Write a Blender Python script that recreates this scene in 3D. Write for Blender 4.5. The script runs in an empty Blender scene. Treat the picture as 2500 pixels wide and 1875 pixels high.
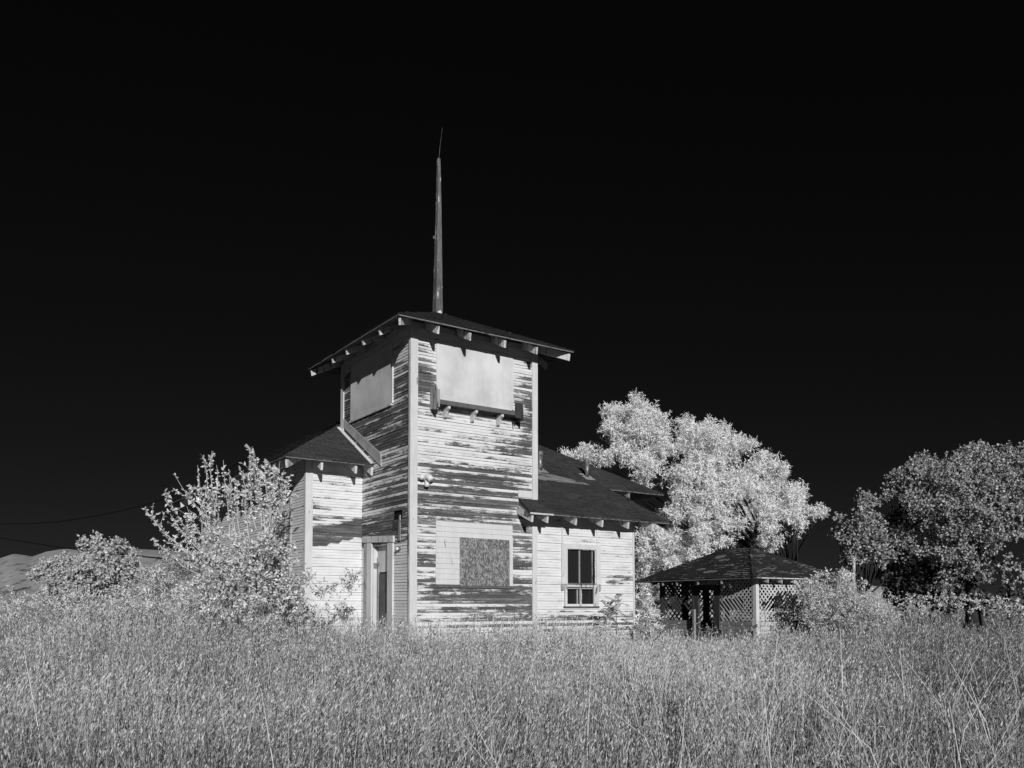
import bpy, math, random
import numpy as np
R_ = math.radians
rng = np.random.default_rng(11)
random.seed(5)
sc = bpy.context.scene
COL = sc.collection

# ---------------------------------------------------------------- camera
F, PX, PY, HZ = 2087.0, 2500.0, 1875.0, 1480.0
PITCH, EYE = R_(2.7), 1.55
SH = (HZ - PY / 2 - F * math.tan(PITCH)) / PX
cam = bpy.data.cameras.new('camera')
co = bpy.data.objects.new('camera', cam); COL.objects.link(co)
co.location = (0, 0, EYE); co.rotation_euler = (R_(90) + PITCH, 0, 0)
cam.sensor_width = 36; cam.lens = 36 * F / PX; cam.shift_y = SH; cam.clip_end = 5000
sc.camera = co
# ---------------------------------------------------------------- building frame and sun direction
BR = R_(34.6)
U = np.array([math.cos(BR), math.sin(BR), 0.]); V = np.array([-math.sin(BR), math.cos(BR), 0.])
BC = np.array([-2.0261, 17.0, 0.0])
_dl = 0.38 * U + 1.0 * V + np.array([0, 0, -0.33])          # direction the sunlight travels
TS = -_dl / np.linalg.norm(_dl)                              # towards the sun
EL, AZ = math.asin(TS[2]), math.atan2(TS[0], TS[1])
# ---------------------------------------------------------------- sky (an infrared sky: only the red end, very dark)
w = bpy.data.worlds.new('World'); sc.world = w; w.use_nodes = True
nt = w.node_tree; nt.nodes.clear()
sky = nt.nodes.new('ShaderNodeTexSky'); sky.sky_type = 'NISHITA'; sky.sun_disc = False
sky.sun_elevation = EL; sky.sun_rotation = AZ; sky.air_density = 0.6; sky.dust_density = 0.6; sky.ozone_density = 1.0
sep = nt.nodes.new('ShaderNodeSeparateColor'); mu = nt.nodes.new('ShaderNodeMath'); mu.operation = 'POWER'; mu.inputs[1].default_value = 1.1
m2 = nt.nodes.new('ShaderNodeMath'); m2.operation = 'MULTIPLY'; m2.inputs[1].default_value = 0.027
bg = nt.nodes.new('ShaderNodeBackground'); bg.inputs['Strength'].default_value = 0.10
out = nt.nodes.new('ShaderNodeOutputWorld')
nt.links.new(sky.outputs[0], sep.inputs[0]); nt.links.new(sep.outputs[0], mu.inputs[0]); nt.links.new(mu.outputs[0], m2.inputs[0])
nt.links.new(m2.outputs[0], bg.inputs['Color']); nt.links.new(bg.outputs[0], out.inputs[0])
# ---------------------------------------------------------------- sun
sl = bpy.data.lights.new('sun', 'SUN'); sl.energy = 3.8; sl.angle = R_(0.5); sl.color = (1, 1, 1)
so = bpy.data.objects.new('sun', sl); COL.objects.link(so)
from mathutils import Vector
so.rotation_euler = Vector(TS).to_track_quat('Z', 'Y').to_euler(); so.location = (10, -20, 30)
sc.view_settings.view_transform = 'Standard'; sc.view_settings.look = 'None'
sc.view_settings.exposure = 0; sc.view_settings.gamma = 1
sc.cycles.max_bounces = 8; sc.cycles.transparent_max_bounces = 8


def ray(px, py):
    xc = (px - PX / 2) / F; yc = -(py - PY / 2 - SH * PX) / F
    return np.array([xc, math.cos(PITCH) - yc * math.sin(PITCH), math.sin(PITCH) + yc * math.cos(PITCH)])


def at(px, py, Y):                                          # the point seen at a photo pixel, Y metres ahead
    d = ray(px, py); d = d / d[1]
    return np.array([d[0] * Y, Y, EYE + d[2] * Y])


def gz(x, y):                                               # terrain height
    x = np.asarray(x, float); y = np.asarray(y, float)
    s = np.clip((y - 4) / 12, 0, 1); s = s * s * (3 - 2 * s)
    q = np.clip((y - 22) / 60, 0, 1)
    l = np.clip((-x - 1.5) / 5, 0, 1) * np.clip((y - 9) / 8, 0, 1); l = l * l * (3 - 2 * l)
    return 0.16 * s + 0.27 * l + q * 0.5 + 0.05 * np.sin(x * 0.9 + 1) * np.cos(y * 0.7) * np.clip(y / 6, 0, 1)


# ================================================================ mesh helpers
class MB:
    def __init__(s): s.v = []; s.f = []
    def poly(s, pts):
        n = len(s.v); s.v += [tuple(map(float, p)) for p in pts]; s.f.append(tuple(range(n, n + len(pts))))
    def box(s, a, b):
        (x0, y0, z0), (x1, y1, z1) = a, b
        x0, x1 = sorted((x0, x1)); y0, y1 = sorted((y0, y1)); z0, z1 = sorted((z0, z1))
        n = len(s.v)
        s.v += [(x0, y0, z0), (x1, y0, z0), (x1, y1, z0), (x0, y1, z0), (x0, y0, z1), (x1, y0, z1), (x1, y1, z1), (x0, y1, z1)]
        s.f += [tuple(n + i for i in q) for q in ((0, 3, 2, 1), (4, 5, 6, 7), (0, 1, 5, 4), (1, 2, 6, 5), (2, 3, 7, 6), (3, 0, 4, 7))]
        return s
    def prism(s, pts, d):                                   # closed outline pushed along d
        n = len(s.v); k = len(pts); d = np.array(d, float)
        s.v += [tuple(map(float, p)) for p in pts] + [tuple(map(float, np.array(p) + d)) for p in pts]
        s.f.append(tuple(n + i for i in range(k))[::-1]); s.f.append(tuple(n + k + i for i in range(k)))
        for i in range(k):
            j = (i + 1) % k; s.f.append((n + i, n + j, n + k + j, n + k + i))
        return s
    def tube(s, path, rad, seg=6, cap=True):
        path = [np.array(p, float) for p in path]; n0 = len(s.v); k = len(path)
        for i, p in enumerate(path):
            t = path[min(i + 1, k - 1)] - path[max(i - 1, 0)]; t /= (np.linalg.norm(t) + 1e-9)
            a = np.cross(t, (0, 0, 1) if abs(t[2]) < .9 else (1, 0, 0)); a /= np.linalg.norm(a); b = np.cross(t, a)
            r = rad[i] if hasattr(rad, '__len__') else rad
            for q in range(seg):
                th = 2 * math.pi * q / seg; s.v.append(tuple(p + r * (math.cos(th) * a + math.sin(th) * b)))
        for i in range(k - 1):
            for q in range(seg):
                q2 = (q + 1) % seg
                s.f.append((n0 + i * seg + q, n0 + i * seg + q2, n0 + (i + 1) * seg + q2, n0 + (i + 1) * seg + q))
        if cap:
            s.f.append(tuple(n0 + q for q in range(seg))[::-1]); s.f.append(tuple(n0 + (k - 1) * seg + q for q in range(seg)))
        return s
    def build(s, name, m, parent=None, smooth=False, slope_uv=False):
        me = bpy.data.meshes.new(name); me.from_pydata(s.v, [], s.f); me.update()
        if smooth: me.polygons.foreach_set('use_smooth', [True] * len(me.polygons))
        if slope_uv:
            uv = me.uv_layers.new(name='UVMap')
            for p in me.polygons:
                nn = np.array(p.normal); e = np.cross((0, 0, 1), nn)
                if np.linalg.norm(e) < 1e-3: e = np.array([1., 0, 0])
                e /= np.linalg.norm(e); u2 = np.cross(nn, e)
                for li in p.loop_indices:
                    c = np.array(me.vertices[me.loops[li].vertex_index].co); uv.data[li].uv = (c @ e, c @ u2)
        return link(name, me, m, parent)


def link(name, me, m, parent=None):
    if m: me.materials.append(m)
    o = bpy.data.objects.new(name, me); COL.objects.link(o)
    if parent: o.parent = parent
    return o


def empty(name, loc=(0, 0, 0), rz=0):
    o = bpy.data.objects.new(name, None); COL.objects.link(o); o.location = loc; o.rotation_euler = (0, 0, rz); return o


def tag(o, label=None, cat=None, group=None, kind=None):
    if label: o['label'] = label
    if cat: o['category'] = cat
    if group: o['group'] = group
    if kind: o['kind'] = kind
    return o


def np_mesh(name, verts, nper, m, parent=None, attr=None, smooth=False):
    """verts (N*nper,3): N polygons of nper corners, nothing shared"""
    verts = np.asarray(verts, np.float32).reshape(-1, 3); N = len(verts) // nper
    me = bpy.data.meshes.new(name)
    me.vertices.add(len(verts)); me.vertices.foreach_set('co', verts.ravel())
    me.loops.add(len(verts)); me.loops.foreach_set('vertex_index', np.arange(len(verts), dtype=np.int32))
    me.polygons.add(N); me.polygons.foreach_set('loop_start', np.arange(N, dtype=np.int32) * nper)
    me.update(calc_edges=True)
    if attr is not None:
        a = me.attributes.new('var', 'FLOAT', 'POINT'); a.data.foreach_set('value', np.repeat(np.asarray(attr, np.float32), nper))
    return link(name, me, m, parent)


# ================================================================ materials (greys: this place is seen in near infrared)
def mat(name, rough=0.8, spec=0.3):
    m = bpy.data.materials.new(name); m.use_nodes = True; n = m.node_tree.nodes
    b = n['Principled BSDF']; b.inputs['Roughness'].default_value = rough; b.inputs['Specular IOR Level'].default_value = spec
    return m, m.node_tree, b


def N(t, kind, **kw):
    n = t.nodes.new(kind)
    for k, v in kw.items(): setattr(n, k, v)
    return n


def math_n(t, op, a, b=None, c=None, clamp=False):
    n = t.nodes.new('ShaderNodeMath'); n.operation = op; n.use_clamp = clamp
    for i, x in enumerate((a, b, c)):
        if x is None: continue
        if isinstance(x, (int, float)): n.inputs[i].default_value = x
        else: t.links.new(x, n.inputs[i])
    return n.outputs[0]


def noise(t, vec, scale=1, detail=3, rough=.6):
    n = N(t, 'ShaderNodeTexNoise'); n.inputs['Scale'].default_value = scale; n.inputs['Detail'].default_value = detail
    n.inputs['Roughness'].default_value = rough; t.links.new(vec, n.inputs['Vector']); return n.outputs[0]


def mapping(t, vec, s, loc=(0, 0, 0), rot=(0, 0, 0)):
    n = N(t, 'ShaderNodeMapping'); n.inputs['Scale'].default_value = s; n.inputs['Location'].default_value = loc; n.inputs['Rotation'].default_value = rot
    t.links.new(vec, n.inputs['Vector']); return n.outputs[0]


def xyz(t, a, b, c):
    n = N(t, 'ShaderNodeCombineXYZ')
    for i, x in enumerate((a, b, c)):
        if isinstance(x, (int, float)): n.inputs[i].default_value = x
        else: t.links.new(x, n.inputs[i])
    return n.outputs[0]


def grey(t, fac, stops):
    r = N(t, 'ShaderNodeValToRGB'); t.links.new(fac, r.inputs[0]); e = r.color_ramp.elements
    while len(e) < len(stops): e.new(0.5)
    for i, (p, v) in enumerate(stops): e[i].position = p; e[i].color = (v, v, v, 1)
    return r.outputs[0]


def mix(t, f, a, b):
    n = N(t, 'ShaderNodeMix', data_type='RGBA')
    for i, x in ((0, f), (6, a), (7, b)):
        if isinstance(x, (int, float)): n.inputs[i].default_value = x if i == 0 else (x, x, x, 1)
        else: t.links.new(x, n.inputs[i])
    return n.outputs[2]


def siding_mat():
    m, t, b = mat('peeling_painted_siding', 0.75, 0.25)
    a = N(t, 'ShaderNodeAttribute', attribute_name='sp'); p = N(t, 'ShaderNodeAttribute', attribute_name='peel')
    s = N(t, 'ShaderNodeSeparateXYZ'); t.links.new(a.outputs['Vector'], s.inputs[0]); X, L, Z = s.outputs
    nA = noise(t, xyz(t, math_n(t, 'MULTIPLY', X, .8), math_n(t, 'MULTIPLY', L, 3.7), 0), 1, 6, .68)
    L3 = math_n(t, 'FLOOR', math_n(t, 'DIVIDE', L, 3))
    nB = noise(t, xyz(t, math_n(t, 'MULTIPLY', X, .7), math_n(t, 'MULTIPLY', L3, 5.31), 9), 1, 2, .5)
    nC = noise(t, xyz(t, math_n(t, 'MULTIPLY', X, 4.5), math_n(t, 'MULTIPLY', Z, 60), 3), 1, 5, .7)
    nD = noise(t, xyz(t, math_n(t, 'MULTIPLY', X, 2.2), math_n(t, 'MULTIPLY', Z, 9), 21), 1, 3, .6)
    v = math_n(t, 'ADD', math_n(t, 'MULTIPLY', nA, .50), math_n(t, 'MULTIPLY', nB, .09))
    v = math_n(t, 'ADD', v, math_n(t, 'MULTIPLY', nC, .36)); v = math_n(t, 'ADD', v, math_n(t, 'MULTIPLY', nD, .05))
    wn = N(t, 'ShaderNodeTexWhiteNoise', noise_dimensions='1D'); t.links.new(L, wn.inputs['W'])
    v = math_n(t, 'MULTIPLY_ADD', math_n(t, 'SUBTRACT', v, .5), 4.2, .5)
    edge = math_n(t, 'FRACT', math_n(t, 'DIVIDE', Z, .0615)); v = math_n(t, 'ADD', v, math_n(t, 'MULTIPLY', math_n(t, 'SUBTRACT', edge, .5), .22))
    v = math_n(t, 'ADD', v, math_n(t, 'MULTIPLY', math_n(t, 'SUBTRACT', wn.outputs[0], .5), math_n(t, 'MINIMUM', .68, math_n(t, 'MULTIPLY', p.outputs['Fac'], 1.7))))
    k = N(t, 'ShaderNodeMapRange'); t.links.new(math_n(t, 'SUBTRACT', p.outputs['Fac'], v), k.inputs[0])
    k.inputs[1].default_value = -.02; k.inputs[2].default_value = .03; peeled = k.outputs[0]
    grain = noise(t, xyz(t, math_n(t, 'MULTIPLY', X, 4), math_n(t, 'MULTIPLY', Z, 260), 5), 1, 4, .7)
    wet = noise(t, xyz(t, math_n(t, 'MULTIPLY', X, .9), math_n(t, 'MULTIPLY', L, 1.7), 50), 1, 3, .6)
    wood = grey(t, math_n(t, 'ADD', math_n(t, 'MULTIPLY', grain, .55), math_n(t, 'MULTIPLY', wet, .45)), [(.34, .03), (.5, .085), (.66, .20)])
    fl = noise(t, xyz(t, math_n(t, 'MULTIPLY', X, 30), math_n(t, 'MULTIPLY', Z, 110), 77), 1, 2, .5)
    flk = grey(t, fl, [(.70, 0.), (.74, 1.)])
    wood = mix(t, flk, wood, .62)
    dirt = noise(t, xyz(t, math_n(t, 'MULTIPLY', X, 1.8), math_n(t, 'MULTIPLY', Z, 6), 31), 1, 5, .65)
    dirt2 = noise(t, xyz(t, math_n(t, 'MULTIPLY', X, 12), math_n(t, 'MULTIPLY', Z, 90), 41), 1, 3, .65)
    paint = grey(t, dirt, [(.28, .50), (.45, .66), (.68, .75)])
    paint = mix(t, grey(t, dirt2, [(.60, 0.), (.75, .45)]), paint, .45)
    k2 = N(t, 'ShaderNodeMapRange'); t.links.new(math_n(t, 'SUBTRACT', p.outputs['Fac'], math_n(t, 'MULTIPLY_ADD', grain, .3, v)), k2.inputs[0])
    k2.inputs[1].default_value = -.42; k2.inputs[2].default_value = .02       # chalky, half-worn paint round the bare places
    paint = mix(t, math_n(t, 'MULTIPLY', k2.outputs[0], .42), paint, .34)
    t.links.new(mix(t, peeled, paint, wood), b.inputs['Base Color'])
    bp = N(t, 'ShaderNodeBump'); bp.inputs['Strength'].default_value = .5; bp.inputs['Distance'].default_value = .004; bp.invert = True
    t.links.new(math_n(t, 'ADD', peeled, math_n(t, 'MULTIPLY', grain, .4)), bp.inputs['Height']); t.links.new(bp.outputs[0], b.inputs['Normal'])
    return m


def grain_mat(name, lo, hi, chip=None, chipamt=.0, axis=2, rough=.8, scale=1.0):
    """painted or bare board: streaks along one axis, optional chips of another grey"""
    m, t, b = mat(name, rough, .25)
    c = N(t, 'ShaderNodeTexCoord'); s = [40 * scale, 40 * scale, 40 * scale]; s[axis] = 2.5 * scale
    g = noise(t, mapping(t, c.outputs['Object'], tuple(s)), 1, 5, .65)
    g2 = noise(t, mapping(t, c.outputs['Object'], (1.7, 1.7, 1.7)), 1, 3, .6)
    col = grey(t, math_n(t, 'ADD', math_n(t, 'MULTIPLY', g, .6), math_n(t, 'MULTIPLY', g2, .4)), [(.33, lo), (.66, hi)])
    if chip is not None:
        s2 = [14 * scale, 14 * scale, 14 * scale]; s2[axis] = 3 * scale
        q = noise(t, mapping(t, c.outputs['Object'], tuple(s2), (3, 1, 7)), 1, 5, .7)
        col = mix(t, grey(t, q, [(.62 - chipamt, 0.), (.65 - chipamt, 1.)]), col, chip)
    t.links.new(col, b.inputs['Base Color'])
    bp = N(t, 'ShaderNodeBump'); bp.inputs['Strength'].default_value = .4; bp.inputs['Distance'].default_value = .003
    t.links.new(g, bp.inputs['Height']); t.links.new(bp.outputs[0], b.inputs['Normal'])
    return m


def shingle_mat(name, lo, hi, worn=None, wornamt=.0, tabw=.30, course=.14):
    m, t, b = mat(name, .9, .15)
    uv = N(t, 'ShaderNodeUVMap')
    br = N(t, 'ShaderNodeTexBrick'); br.inputs['Scale'].default_value = 1; br.inputs['Brick Width'].default_value = tabw; br.inputs['Row Height'].default_value = course
    br.inputs['Mortar Size'].default_value = .006; br.inputs['Color1'].default_value = (1, 1, 1, 1); br.inputs['Color2'].default_value = (.62, .62, .62, 1)
    br.inputs['Mortar'].default_value = (.25, .25, .25, 1)
    wob = noise(t, mapping(t, uv.outputs[0], (1.2, 1.2, 1)), 1, 3, .6)
    vv = N(t, 'ShaderNodeVectorMath', operation='ADD'); t.links.new(uv.outputs[0], vv.inputs[0]); t.links.new(xyz(t, 0, math_n(t, 'MULTIPLY', wob, .05), 0), vv.inputs[1])
    t.links.new(vv.outputs[0], br.inputs['Vector'])
    n1 = noise(t, mapping(t, uv.outputs[0], (.8, 1.5, 1)), 1, 5, .65); n2 = noise(t, mapping(t, uv.outputs[0], (60, 60, 1)), 1, 3, .7)
    base = grey(t, math_n(t, 'ADD', math_n(t, 'MULTIPLY', n1, .6), math_n(t, 'MULTIPLY', n2, .4)), [(.3, lo), (.7, hi)])
    mm = N(t, 'ShaderNodeMix', data_type='RGBA', blend_type='MULTIPLY'); mm.inputs[0].default_value = .8
    t.links.new(base, mm.inputs[6]); t.links.new(br.outputs['Color'], mm.inputs[7]); col = mm.outputs[2]
    if worn:
        sv = N(t, 'ShaderNodeSeparateXYZ'); t.links.new(uv.outputs[0], sv.inputs[0])
        fr = math_n(t, 'FRACT', math_n(t, 'DIVIDE', math_n(t, 'MULTIPLY_ADD', wob, .05, sv.outputs[1]), course))
        line = math_n(t, 'LESS_THAN', fr, .22)
        q = noise(t, mapping(t, uv.outputs[0], (6, 14, 1), (5, 5, 0)), 1, 4, .7); q2 = noise(t, mapping(t, uv.outputs[0], (.9, 1.6, 1), (9, 2, 0)), 1, 3, .6)
        k = math_n(t, 'GREATER_THAN', math_n(t, 'ADD', math_n(t, 'MULTIPLY', q, .5), math_n(t, 'MULTIPLY', q2, .5)), .56 - wornamt)
        col = mix(t, math_n(t, 'MULTIPLY', k, line), col, worn)
    t.links.new(col, b.inputs['Base Color'])
    bp = N(t, 'ShaderNodeBump'); bp.inputs['Strength'].default_value = .7; bp.inputs['Distance'].default_value = .012
    t.links.new(math_n(t, 'ADD', br.outputs['Color'], math_n(t, 'MULTIPLY', n2, .3)), bp.inputs['Height']); t.links.new(bp.outputs[0], b.inputs['Normal'])
    return m


def leaf_mat(name, lo, hi, trans=.3, rough=.6):
    m = bpy.data.materials.new(name); m.use_nodes = True; t = m.node_tree; t.nodes.clear()
    a = N(t, 'ShaderNodeAttribute', attribute_name='var')
    col = grey(t, a.outputs['Fac'], [(0, lo), (1, hi)])
    d = N(t, 'ShaderNodeBsdfPrincipled'); d.inputs['Roughness'].default_value = rough; d.inputs['Specular IOR Level'].default_value = .25
    tr = N(t, 'ShaderNodeBsdfTranslucent'); mx = N(t, 'ShaderNodeMixShader'); mx.inputs[0].default_value = trans
    o = N(t, 'ShaderNodeOutputMaterial')
    t.links.new(col, d.inputs['Base Color']); t.links.new(col, tr.inputs['Color'])
    t.links.new(d.outputs[0], mx.inputs[1]); t.links.new(tr.outputs[0], mx.inputs[2]); t.links.new(mx.outputs[0], o.inputs[0])
    return m


def osb_mat():
    m, t, b = mat('strand_board', .8, .2)
    c = N(t, 'ShaderNodeTexCoord')
    lay = []
    for i, (sx, sz, ang) in enumerate(((52, 14, .3), (46, 13, -.5), (40, 16, 1.2), (55, 12, .05))):
        rot = N(t, 'ShaderNodeVectorRotate', rotation_type='Y_AXIS'); t.links.new(c.outputs['Object'], rot.inputs[0]); rot.inputs['Angle'].default_value = ang
        mp = mapping(t, rot.outputs[0], (sx, .01, sz), (i * 3.3, 0, i))
        v = N(t, 'ShaderNodeTexVoronoi', feature='F1'); v.inputs['Scale'].default_value = 1; t.links.new(mp, v.inputs['Vector'])
        s = N(t, 'ShaderNodeSeparateColor'); t.links.new(v.outputs['Color'], s.inputs[0]); lay.append((s.outputs[0], s.outputs[1]))
    cols, top_ = lay[0]
    for g, h in lay[1:]:                                    # the flake that lies uppermost wins
        k = math_n(t, 'GREATER_THAN', h, top_); mxf = N(t, 'ShaderNodeMix', data_type='FLOAT'); t.links.new(k, mxf.inputs[0]); t.links.new(cols, mxf.inputs[2]); t.links.new(g, mxf.inputs[3])
        cols = mxf.outputs[0]; top_ = math_n(t, 'MAXIMUM', h, top_)
    fine = noise(t, mapping(t, c.outputs['Object'], (60, 1, 30)), 1, 4, .7)
    t.links.new(grey(t, math_n(t, 'ADD', math_n(t, 'MULTIPLY', cols, .7), math_n(t, 'MULTIPLY', fine, .3)), [(.22, .08), (.5, .16), (.8, .34)]), b.inputs['Base Color'])
    return m


def smudge_mat():
    m, t, b = mat('painted_plywood', .6, .3)
    c = N(t, 'ShaderNodeTexCoord')
    n1 = noise(t, mapping(t, c.outputs['Object'], (1.3, 1.3, 1.3)), 1, 4, .55); n2 = noise(t, mapping(t, c.outputs['Object'], (22, 22, 9)), 1, 4, .7)
    col = grey(t, n1, [(.3, .44), (.5, .59), (.65, .68)])
    n3 = noise(t, mapping(t, c.outputs['Object'], (26, 26, 1.6)), 1, 4, .6); col = mix(t, grey(t, n3, [(.56, 0.), (.72, .5)]), col, .42)
    col = mix(t, grey(t, n2, [(.66, 0.), (.78, .5)]), col, .3)
    t.links.new(col, b.inputs['Base Color']); return m


M = {}
M['siding'] = siding_mat()
M['trim'] = grain_mat('white_painted_trim', .50, .67, .22, -.03)
M['trimworn'] = grain_mat('flaking_painted_trim', .42, .64, .10, .06)
M['trimold'] = grain_mat('grey_weathered_paint', .22, .42, .06, .05)
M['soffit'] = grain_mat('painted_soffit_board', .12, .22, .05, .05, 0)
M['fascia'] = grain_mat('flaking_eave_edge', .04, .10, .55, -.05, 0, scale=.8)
M['barewood'] = grain_mat('bare_weathered_wood', .06, .16, .5, -.07)
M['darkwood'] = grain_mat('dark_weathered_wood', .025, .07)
M['greywood'] = grain_mat('grey_weathered_wood', .16, .32, .06, .0)
M['poleswood'] = grain_mat('spire_wood', .03, .20, .5, .02)
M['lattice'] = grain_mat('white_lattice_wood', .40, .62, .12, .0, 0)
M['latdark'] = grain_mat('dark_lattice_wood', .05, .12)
M['shingle'] = shingle_mat('dark_roof_shingles', .030, .095, .14, -.04)
M['shingletower'] = shingle_mat('tower_roof_shingles', .018, .036, .25, -.06)
M['shingleold'] = shingle_mat('worn_gazebo_shingles', .022, .055, .36, .02)
M['patch'] = grain_mat('bare_roof_felt', .14, .28, .035, .04, 0, scale=.35)
M['ply'] = smudge_mat(); M['osb'] = osb_mat()
m, t, b = mat('window_glass', .08, .5); b.inputs['Base Color'].default_value = (.02, .02, .02, 1); M['glass'] = m
m, t, b = mat('dark_interior', .9, .1); b.inputs['Base Color'].default_value = (.02, .02, .02, 1); M['dark'] = m
m, t, b = mat('grey_metal_flashing', .5, .5); c = N(t, 'ShaderNodeTexCoord')
t.links.new(grey(t, noise(t, mapping(t, c.outputs['Object'], (5, 5, 5)), 1, 4, .6), [(.3, .30), (.7, .46)]), b.inputs['Base Color']); M['metal'] = m
m, t, b = mat('galvanised_pipe', .4, .5); c = N(t, 'ShaderNodeTexCoord')
t.links.new(grey(t, noise(t, mapping(t, c.outputs['Object'], (9, 9, 5)), 1, 4, .6), [(.35, .05), (.65, .28)]), b.inputs['Base Color']); b.inputs['Metallic'].default_value = .3; M['pipe'] = m
m, t, b = mat('black_cable', .6, .3); b.inputs['Base Color'].default_value = (.004, .004, .004, 1); M['cable'] = m
m, t, b = mat('lamp_enamel', .4, .5); b.inputs['Base Color'].default_value = (.7, .7, .7, 1); M['enamel'] = m
M['willow'] = leaf_mat('willow_leaves', .76, .96, .12)
M['oak'] = leaf_mat('oak_leaves', .09, .56, .1, .45)
M['oakshade'] = leaf_mat('shade_painted_underbrush_leaves', .03, .16, .15)  # leaf colour darkened to stand for shade
M['fruit'] = leaf_mat('fruit_bush_leaves', .26, .88, .12, .5)
M['shrub'] = leaf_mat('shrub_leaves', .26, .70, .12)
M['weed'] = leaf_mat('weed_leaves', .34, .84, .15)
M['weedgrey'] = leaf_mat('grey_bush_leaves', .34, .80, .15)
M['grass'] = leaf_mat('dry_oat_grass', .06, .72, .15, .7)
M['bark'] = grain_mat('dark_bark', .02, .05)
M['stem'] = grain_mat('pale_stem_bark', .30, .55)
M['twig'] = grain_mat('grey_twig_bark', .12, .22)

# ================================================================ schoolhouse
bld = empty('schoolhouse', tuple(BC), BR)
tag(bld, 'abandoned white clapboard schoolhouse with a square tower, peeling paint and boarded windows', 'building')
LAP = 0.0615


def bilin(xs, zs, grid, x, z):
    g = np.array(grid, float); xs = np.array(xs); zs = np.array(zs)
    row = [np.interp(x, xs, r) for r in g]
    return np.interp(z, zs, row)


def siding(name, org, du, nrm, L, z0, z1, peel, holes=(), seed=0, top=None, parent=None):
    """triple-lap clapboard wall: real lapped strips with a deep joint every third one; top(x) trims the wall under a roof"""
    org, du, nrm = (np.array(q, float) for q in (org, du, nrm)); rn = np.random.default_rng(seed + 3)
    vs, fs, sp, pl = [], [], [], []
    k0, k1 = int(math.floor(z0 / LAP)), int(math.ceil(z1 / LAP)); flip = np.dot(np.cross(du, (0, 0, 1)), nrm) < 0
    off3 = tilt = 0.
    for k in range(k0, k1):
        za, zb = max(z0, k * LAP), min(z1, (k + 1) * LAP)
        if zb - za < .004: continue
        if k % 3 == 0: off3 = rn.uniform(-.0015, .003); tilt = rn.uniform(-.002, .002)
        g = (.0075 if k % 3 == 0 else .0022); dp = .016 if k % 3 == 0 else .012
        segs = [(0., L)]
        for hx0, hx1, hz0, hz1 in holes:
            if (za + zb) / 2 > hz0 and (za + zb) / 2 < hz1:
                ns = []
                for a, b in segs:
                    if hx1 <= a or hx0 >= b: ns.append((a, b))
                    else:
                        if hx0 > a: ns.append((a, hx0))
                        if hx1 < b: ns.append((hx1, b))
                segs = ns
        for a, b in segs:
            if top is not None:
                xx = np.linspace(a, b, 60); ok = [x for x in xx if top(x) > zb]
                if len(ok) < 2: continue
                a, b = min(ok), max(ok)
            n = max(1, int((b - a) / .09)); base = len(vs)
            for i in range(n + 1):
                x = a + (b - a) * i / n; o3 = off3 + tilt * math.sin(x * 1.3 + k // 3)
                for d, z in ((-.012, za), (-.012, za + g), (dp + o3, za + g), (.003 + o3, zb)):
                    vs.append(tuple(org + du * x + nrm * d + np.array([0, 0, z]))); sp.append((x + seed * 13.7, k, z)); pl.append(float(peel(x, z)))
            for i in range(n):
                q = base + i * 4
                for j in range(3):
                    f = (q + j, q + 4 + j, q + 5 + j, q + 1 + j); fs.append(f if not flip else f[::-1])
    me = bpy.data.meshes.new(name); me.from_pydata(vs, [], fs); me.update()
    at_ = me.attributes.new('sp', 'FLOAT_VECTOR', 'POINT'); at_.data.foreach_set('vector', np.array(sp, np.float32).ravel())
    at_ = me.attributes.new('peel', 'FLOAT', 'POINT'); at_.data.foreach_set('value', np.array(pl, np.float32))
    return link(name, me, M['siding'], parent or bld)


# peeling of each wall, read off the photograph (0 = paint sound, 1 = all bare)
FX = [0, .3, .55, 1.5, 2.5, 2.8, 3.1]
FZ = [1.2, 1.5, 1.8, 1.98, 2.08, 2.5, 3.0, 3.25, 3.4, 3.7, 4.0, 4.4, 4.7, 5.0, 5.3, 5.6, 5.9, 6.3, 6.6, 7.0]
FG = [[.25, .2, .25, .3, .3, .3, .3], [.3, .38, .35, .38, .6, .72, .72], [.35, .4, .62, .68, .62, .5, .5], [.65, .7, .85, .85, .85, .75, .7],
      [.4, .4, .4, .4, .5, .45, .45], [.4, .42, .4, .4, .52, .52, .45], [.4, .42, .4, .4, .5, .5, .42], [.4, .42, .4, .4, .5, .45, .4],
      [.62, .64, .66, .68, .72, .3, .15], [.5, .56, .6, .56, .5, .1, .05], [.4, .5, .62, .58, .5, .4, .32], [.25, .46, .6, .6, .52, .45, .3],
      [.45, .4, .35, .4, .5, .5, .3], [.25, .2, .18, .32, .5, .78, .7], [.32, .2, .14, .18, .28, .6, .8], [.5, .35, .25, .25, .3, .6, .8],
      [.85, .75, .4, .3, .3, .5, .75], [.95, .8, .4, .3, .3, .5, .75], [.5, .3, .1, .1, .1, .35, .35], [.12, .1, .1, .1, .1, .15, .22]]
front_peel = lambda x, z: bilin(FX, FZ, FG, x, z)
LX = [0, .35, .8, 1.5, 2.2, 2.9, 3.42]
LZ = [1.0, 2.0, 2.8, 2.95, 3.3, 3.5, 3.8, 4.2, 4.6, 5.0, 5.6, 6.0, 6.4, 6.7, 7.1]
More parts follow.
